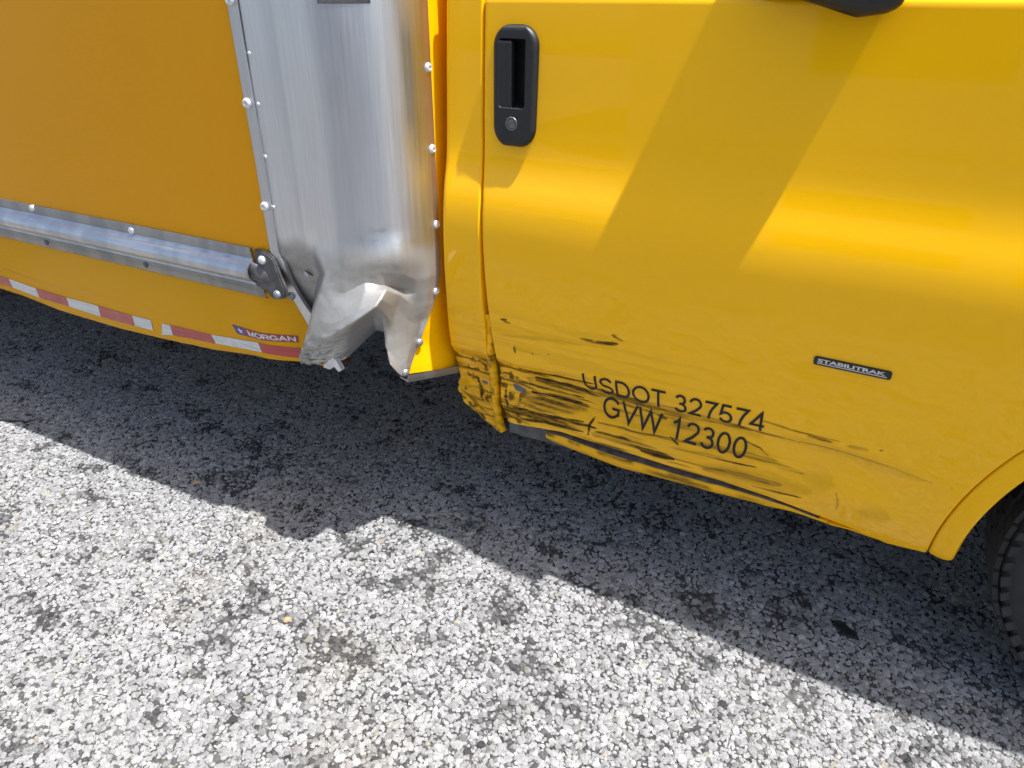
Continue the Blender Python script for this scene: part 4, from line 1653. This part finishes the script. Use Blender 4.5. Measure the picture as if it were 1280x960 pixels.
def build_corner():
    rows = []
    for z in (TOPZ, 2.3, 1.6, 1.28, 1.1, 1.0, 0.92, 0.87):
        rows.append([(x, y, z) for x, y in CLEAN])
    for r in NET:
        rows.append([tuple(onY(px, py, y)) for px, py, y in r])
    K = np.array(rows)
    mid = 0.5 * (K[:, 6] + K[:, 7])
    mid[:8, :2] = pchip(np.arange(11.0), CLEAN, np.array([6.5]))[0]
    for r_, (px, py, dy) in zip((-4, -3, -2, -1), ((479, 392, -.138), (478, 402, -.122), (480, 409, -.108), (482.5, 415, -.092))):
        mid[r_] = onY(px, py, dy)
    K = np.concatenate([K[:, :7], mid[:, None], K[:, 7:]], 1)
    nrk, nck = K.shape[:2]
    # row knots by mean spacing, denser sampling below
    zz = K[:, :, 2].mean(1)
    vk = np.arange(nrk, dtype=float)
    vs = np.concatenate([np.linspace(0, 7, 50)[:-1], np.linspace(7, nrk - 1, 220)])
    us = np.linspace(0, nck - 1, 260)
    A = pchip(vk, K.reshape(nrk, -1), vs).reshape(len(vs), nck, 3)
    P = np.stack([pchip(np.arange(nck, dtype=float), a, us) for a in A])
    iv = np.clip(np.floor(vs).astype(int), 0, nrk - 2)
    iu = np.clip(np.floor(us).astype(int), 0, nck - 2)
    fv = (vs - iv)[:, None, None]
    fu = (us - iu)[None, :, None]
    Lq = (K[iv][:, iu] * (1 - fu) + K[iv][:, iu + 1] * fu) * (1 - fv) + (K[iv + 1][:, iu] * (1 - fu) + K[iv + 1][:, iu + 1] * fu) * fv
    wl = (0.8 * sst(8.0, 9.5, vs))[:, None, None]
    P = P * (1 - wl) + Lq * wl
    # slight smoothing so the folds have a radius
    def blur(Q, n):
        for _ in range(n):
            R_ = Q.copy()
            R_[1:-1] = 0.25 * Q[:-2] + 0.5 * Q[1:-1] + 0.25 * Q[2:]
            Q = R_.copy()
            Q[:, 1:-1] = 0.25 * R_[:, :-2] + 0.5 * R_[:, 1:-1] + 0.25 * R_[:, 2:]
        return Q
    P[45:] = blur(P[45:], 2)
    P[..., 1] += (0.004 * (fbm(P[..., 0] * 24, P[..., 2] * 26, 111, 3) - 0.5) * sst(0.82, 0.74, P[..., 2]))
    # crumples near the torn lower edge
    V_, U_ = np.meshgrid(vs, us, indexing='ij')
    low = sst(12.3, 15.5, V_) * (sst(2.6, 3.1, U_) * (1 - sst(4.4, 5.6, U_)) + sst(8.6, 9.1, U_) * (1 - sst(10.2, 11, U_)) * 0.8)
    nz_ = (fbm(P[..., 0] * 55 + P[..., 1] * 30, P[..., 2] * 90, 101, 3) - 0.5)
    nz2 = abs(fbm(P[..., 0] * 32 + 7, P[..., 2] * 75 - P[..., 0] * 25, 102, 3) - 0.5)
    P[..., 1] += low * (nz_ * 0.012 + nz2 * 0.032 - 0.004)
    P[..., 2] += low * nz_ * 0.006
    gl = sst(0.85, 0.79, P[..., 2] + 0.10 * (fbm(P[..., 0] * 12, P[..., 2] * 9, 103, 3) - 0.5)) * (1 - 0.55 * sst(9.0, 10.3, U_))
    gl = gl * (1 - 0.45 * sst(13.8, 14.6, V_) * sst(3.2, 4.2, U_) * (1 - sst(7.2, 7.9, U_)))
    scf = low * sst(0.13, 0.03, abs(fbm(P[..., 0] * 30, P[..., 2] * 85, 104, 3) - 0.47) * 2) * 0.9
    scr = sst(0.60, 0.66, fbm(P[..., 0] * 20, P[..., 2] * 500, 105, 2)) * np.exp(-((P[..., 2] - 0.86) / 0.02) ** 2) * 0.25 * sst(5, 6, U_) * (1 - sst(8.5, 9.3, U_))
    o = grid_obj('corner_panel', P, M_ALU, truck, {'grime': np.clip(gl, 0, 1).ravel(), 'scuff_shade': np.clip(scf + scr, 0, 1).ravel()}, thick=0.0018)
    o['label'] = 'aluminium box corner crumpled and torn at the bottom'
    return o, P, us, vs


corner, CP, CU, CV = build_corner()


def corner_at(px, py):
    """nearest panel point to a photo position, with its normal"""
    v = CP - c_pos
    w = v @ c_fw
    X_ = 640 + FPX * (v @ c_rt) / w
    Y_ = 480 - FPX * (v @ c_up) / w
    d = (X_ - px) ** 2 + (Y_ - py) ** 2 + 400 * np.clip(w - (w[(X_ - px) ** 2 + (Y_ - py) ** 2 < 120].min() if ((X_ - px) ** 2 + (Y_ - py) ** 2 < 120).any() else 0), 0, None) * (((X_ - px) ** 2 + (Y_ - py) ** 2) < 120)
    i, j = np.unravel_index(np.argmin(d), d.shape)
    i0, i1 = max(i - 2, 0), min(i + 2, CP.shape[0] - 1)
    j0, j1 = max(j - 2, 0), min(j + 2, CP.shape[1] - 1)
    n = np.cross(CP[i, j1] - CP[i, j0], CP[i1, j] - CP[i0, j])
    n = n / (np.linalg.norm(n) + 1e-9)
    if n @ (c_pos - CP[i, j]) < 0:
        n = -n
    return CP[i, j], n


# rivets down the front edge
for px, py in ((535, 88), (540.5, 187), (546, 281), (545, 364)):
    p, n = corner_at(px, py)
    rivet(corner, p + n * 0.001, n, 0.0095, M_RIVET, 0.009)
for px, py in ((524.5, 428), (507, 466)):
    p, n = corner_at(px, py)
    rivet(corner, p + n * 0.002, n, 0.0092, M_RIVETD, 0.009, dish=False)
for k in range(7):
    z = 1.53 + 0.24 * k
    rivet(corner, (XF + 0.001, 0.012, z), (1, -0.1, 0), 0.0095, M_RIVET, 0.009)
# small rivets along the rear edge
for px, py in ((313, 59), (323.5, 131), (333, 197), (342.5, 260), (354, 319), (380, 372)):
    p, n = corner_at(px, py)
    rivet(corner, p + n * 0.0005, n, 0.0046, M_RIVETD if py > 300 else M_RIVET, 0.005, name='small_rivet', dish=False)
# torn tab in the dented pocket
p, n = corner_at(386, 341)
p = p + n * 0.003
t = Vector((0.012, 0, -0.004))
poly_patch('torn_tab', [p + (-.011, -.002, .004), p + (.006, -.008, .003), p + (.007, -.008, -.007), p + (-.009, -.002, -.006)], M_RIVET, corner)
poly_patch('tear', [p + (-.013, .000, .006), p + (.012, .000, -.001), p + (.013, .000, -.006), p + (.0, .000, -.001)], M_DARK, corner)
# ripped tab hanging from the lower edge
tb = [onY(px, py, -0.150) for px, py in ((408, 449), (416, 447), (421, 452), (427, 463), (423.5, 465), (417, 458), (413, 462), (404, 459))]
bm = bmesh.new()
f = bm.faces.new([bm.verts.new(v) for v in tb])
r = bmesh.ops.extrude_face_region(bm, geom=[f])
bmesh.ops.translate(bm, verts=[v for v in r['geom'] if isinstance(v, bmesh.types.BMVert)], vec=(0, 0.012, 0))
bm_obj('hanging_tab', bm, M_RIVET, corner)

# data plate near the frame's top edge
P = []
for z in np.linspace(1.2755, 1.40, 6):
    row = []
    for u in np.linspace(4.12, 6.62, 20):
        x = np.interp(u, np.arange(11), CLEAN[:, 0])
        xy = pchip(np.arange(11.0), CLEAN, np.array([u]))[0]
        tn = pchip(np.arange(11.0), CLEAN, np.array([u + .1]))[0] - pchip(np.arange(11.0), CLEAN, np.array([u - .1]))[0]
        nn = np.array([tn[1], -tn[0]]) / np.linalg.norm(tn)
        row.append((xy[0] + nn[0] * 0.003, xy[1] + nn[1] * 0.003, z))
    P.append(row)
o = grid_obj('data_plate', np.array(P), M_PLATE, truck, thick=0.0018)
o['label'] = 'grey plate riveted to the aluminium corner'

# trim strip over the rear edge of the corner
nS = len(sl)
up_l, up_r = sl[0].copy(), sr[0].copy()
up_l[2] = up_r[2] = TOPZ
L_ = np.vstack([up_l[None], sl])
R_ = np.vstack([up_r[None], sr])
tk = np.arange(len(L_), dtype=float)
ts = np.concatenate([np.linspace(0, 1, 5)[:-1], np.linspace(1, len(L_) - 1, 70)])
Ls, Rs = pchip(tk, L_, ts), pchip(tk, R_, ts)
rows = []
for a, b in zip(Ls, Rs):
    w = b - a
    rows.append([a + (0, 0.002, 0), a + (0, -0.0035, 0), a + w * 0.10 + (0, -0.0048, 0), a + w * 0.9 + (0, -0.0048, 0), a + w * 0.985 + (0, -0.0060, 0), b + (0, -0.0050, 0), b + (0, 0.003, 0)])
strip = grid_obj('trim_strip', np.array(rows), mat_alu('strip_aluminium', base=(0.60, 0.61, 0.63), rough=0.33), truck, smooth=False)
strip['label'] = 'aluminium edge strip bent inwards at the bottom'
for px, py in ((309.5, 129), (331.5, 258), (288, 0.0)):
    p = onY(px, py, YB - 0.005)
    rivet(strip, p, (0.1, -1, 0), 0.0105, M_RIVET, 0.012)
for k in range(7):
    rivet(strip, (-1.163, YB - 0.005, 1.50 + 0.2 * k), (0.1, -1, 0), 0.0105, M_RIVET, 0.012)
p = onS(366, 369, SB)
rivet(strip, p + (0, -0.004, 0), (0.2, -1, 0), 0.0095, M_RIVETD, 0.012, name='bolt', dish=False)

# ---------------------------------------------------------------- box front wall, underside rail, roof, floor
e10 = CP[:, -1]
_bq = onX(574, 458, XF + 0.005)
wall_drop = (_bq[2] - e10[-1][2]) / (_bq[1] - e10[-1][1])
rows = []
for p in e10[::4]:
    base = p.copy()
    r_ = []
    for k, t in enumerate((0, 0.02, 0.05, 0.09, 0.14, 0.5, 2.0)):
        xw = base[0] - 0.003 + (XF - 0.003 - (base[0] - 0.003)) * min(1, t / 0.12)
        r_.append((xw, base[1] + t, base[2] + wall_drop * min(t, 0.4) * float(sst(0.80, 0.56, base[2]))))
    rows.append(r_)
o = grid_obj('front_wall', np.array(rows), M_YEL, truck)
o['label'] = 'yellow front wall of the cargo box'
b0 = Vector(e10[-1]) + Vector((0.002, -0.006, -0.001))
b1 = Vector(onX(574, 458, XF + 0.005))
b2 = b1 + (b1 - b0).normalized() * 0.25
dirn = (b1 - b0).normalized()
bm = bmesh.new()
prof = [(0.004, 0.004), (0.004, -0.006), (0.002, -0.016), (-0.03, -0.016), (-0.03, -0.012), (-0.002, -0.010)]
nrm = Vector((dirn.y, -dirn.x, 0)).normalized()
lo, hi = [], []
for d_, zz_ in prof:
    lo.append(bm.verts.new(b0 + nrm * d_ + Vector((0, 0, zz_))))
    hi.append(bm.verts.new(b2 + nrm * d_ + Vector((0, 0, zz_))))
for k in range(len(prof)):
    k2 = (k + 1) % len(prof)
    bm.faces.new((lo[k], lo[k2], hi[k2], hi[k]))
bm.faces.new(lo)
bm.faces.new(hi[::-1])
o = bm_obj('bottom_rail', bm, M_RAILD, truck)
o['label'] = 'dirty aluminium angle under the box front wall'

# plan outline of the box for roof and floor
def plan_slab(name, z0, z1, mat, inset=0.0):
    pts = [(LEFT, YB + inset)] + [(x - inset, y + inset) for x, y in CLEAN] + [(XF - inset, 2.05), (LEFT, 2.20)]
    bm = bmesh.new()
    f = bm.faces.new([bm.verts.new((x, y, z0)) for x, y in pts])
    r = bmesh.ops.extrude_face_region(bm, geom=[f])
    bmesh.ops.translate(bm, verts=[v for v in r['geom'] if isinstance(v, bmesh.types.BMVert)], vec=(0, 0, z1 - z0))
    return bm_obj(name, bm, mat, truck)


plan_slab('box_roof', TOPZ - 0.002, TOPZ + 0.05, M_ALU, -0.004)
plan_slab('box_floor', 0.80, 0.90, M_DARK, 0.05)
box_part('far_side', (LEFT, 2.18, 0.55), (XF - 0.1, 2.21, TOPZ - 0.01), M_BOX, truck, 0.0)
box_part('rear_door', (LEFT - 0.05, YB + 0.01, 0.72), (LEFT, 2.2, TOPZ - 0.01), M_BOX, truck, 0.005)

# ================================================================== small things on the ground
def ground_blob(name, px, py, rx, ry, rot, mat, z, label, cat, seed=1, hgt=0.004):
    c = onZ(px, py)
    n, m = 26, 6
    V, Fc = [(c[0], c[1], z + hgt)], []
    for j in range(1, m + 1):
        for k in range(n):
            a = 2 * math.pi * k / n
            w = 1 + 0.5 * (vnoise(math.cos(a) * 2 + 9, math.sin(a) * 2 + seed, seed) - 0.5) + 0.35 * (vnoise(math.cos(a) * 6 + 3, math.sin(a) * 6, seed + 4) - 0.5)
            t = j / m
            x, y = rx * t * w * math.cos(a), ry * t * w * math.sin(a)
            V.append((c[0] + x * math.cos(rot) - y * math.sin(rot), c[1] + x * math.sin(rot) + y * math.cos(rot), z + hgt * math.sqrt(max(0, 1 - t * t)) + 0.0012 * float(vnoise(x * 200, y * 200, seed))))
    for k in range(n):
        Fc.append((0, 1 + k, 1 + (k + 1) % n))
    for j in range(m - 1):
        for k in range(n):
            k2 = (k + 1) % n
            Fc.append((1 + j * n + k, 1 + (j + 1) * n + k, 1 + (j + 1) * n + k2, 1 + j * n + k2))
    o = mesh_obj(name, V, Fc, mat)
    return tag(o, label, cat)


M_TAR = mat_simple('black_tar', (0.008, 0.008, 0.009), 0.55, 0, 0.3, 120, 0.4)
ground_blob('tar_blot', 1057, 790, 0.034, 0.017, -0.5, M_TAR, 0.004, 'black tar blot on shaded stones near the front tyre', 'tar', 3)
M_TAN = mat_simple('tan_pebble', (0.34, 0.25, 0.13), 0.7, 0, 0.25, 60, 0.2)
ground_blob('pebble', 247, 604, 0.013, 0.010, 0.4, M_TAN, 0.003, 'tan pebble in the shade below the box skirt', 'pebble', 8, 0.007)
ground_blob('pebble', 359, 776, 0.009, 0.008, 0.9, M_TAN, 0.003, 'small tan pebble on the sunlit stones', 'pebble', 12, 0.007)
# twig
M_TWIG = mat_simple('dry_twig', (0.03, 0.024, 0.02), 0.8, 0, 0.3, 80, 0.3)
tw = [onZ(px, py, 0.008) for px, py in ((-4, 524), (16, 526), (34, 527), (52, 522))]
V, Fc = [], []
for k, p in enumerate(tw):
    for q in range(6):
        a = math.pi * 2 * q / 6
        rr = 0.0032 * (1 - 0.18 * k)
        V.append((p[0], p[1] + rr * math.cos(a), p[2] + rr * math.sin(a)))
for k in range(len(tw) - 1):
    for q in range(6):
        Fc.append((k * 6 + q, k * 6 + (q + 1) % 6, (k + 1) * 6 + (q + 1) % 6, (k + 1) * 6 + q))
tag(mesh_obj('twig', V, Fc, M_TWIG), 'thin dark twig on the stones at the shadow edge', 'twig')


# ================================================================== low building added out of view for the door paint to mirror
M_STUCCO = mat_simple('pale_stucco', (0.62, 0.60, 0.56), 0.8, 0, 0.08, 3, 0.1)
bld = bpy.data.objects.new('building', None)
COL.objects.link(bld)
bld.location = (4.0, -12.5, 0)
bld.rotation_euler = (0, 0, math.radians(-8))
tag(bld, 'low pale building added out of view to be reflected in the yellow door', 'building')
box_part('wall', (-8.6, -6, 0), (12, 0, 4.2), M_STUCCO, bld, 0.02)
box_part('roof', (-8.9, -6.3, 4.2), (12.3, 0.3, 4.45), mat_simple('roof_edge', (0.25, 0.24, 0.23), 0.7, 0, 0.1, 5), bld, 0.02)
for k in range(4):
    x = -5.6 + 4.4 * k
    f = box_part('window', (x, 0.0, 1.0), (x + 1.6, 0.05, 2.4), mat_simple('window_frame', (0.12, 0.12, 0.12), 0.5), bld, 0.01)
    box_part('pane', (x + 0.08, 0.051, 1.08), (x + 1.52, 0.056, 2.32), M_GLASS, f, 0.0)
box_part('door', (-3.3, 0.0, 0), (-2.3, 0.05, 2.1), mat_simple('brown_door', (0.12, 0.06, 0.03), 0.5), bld, 0.01)
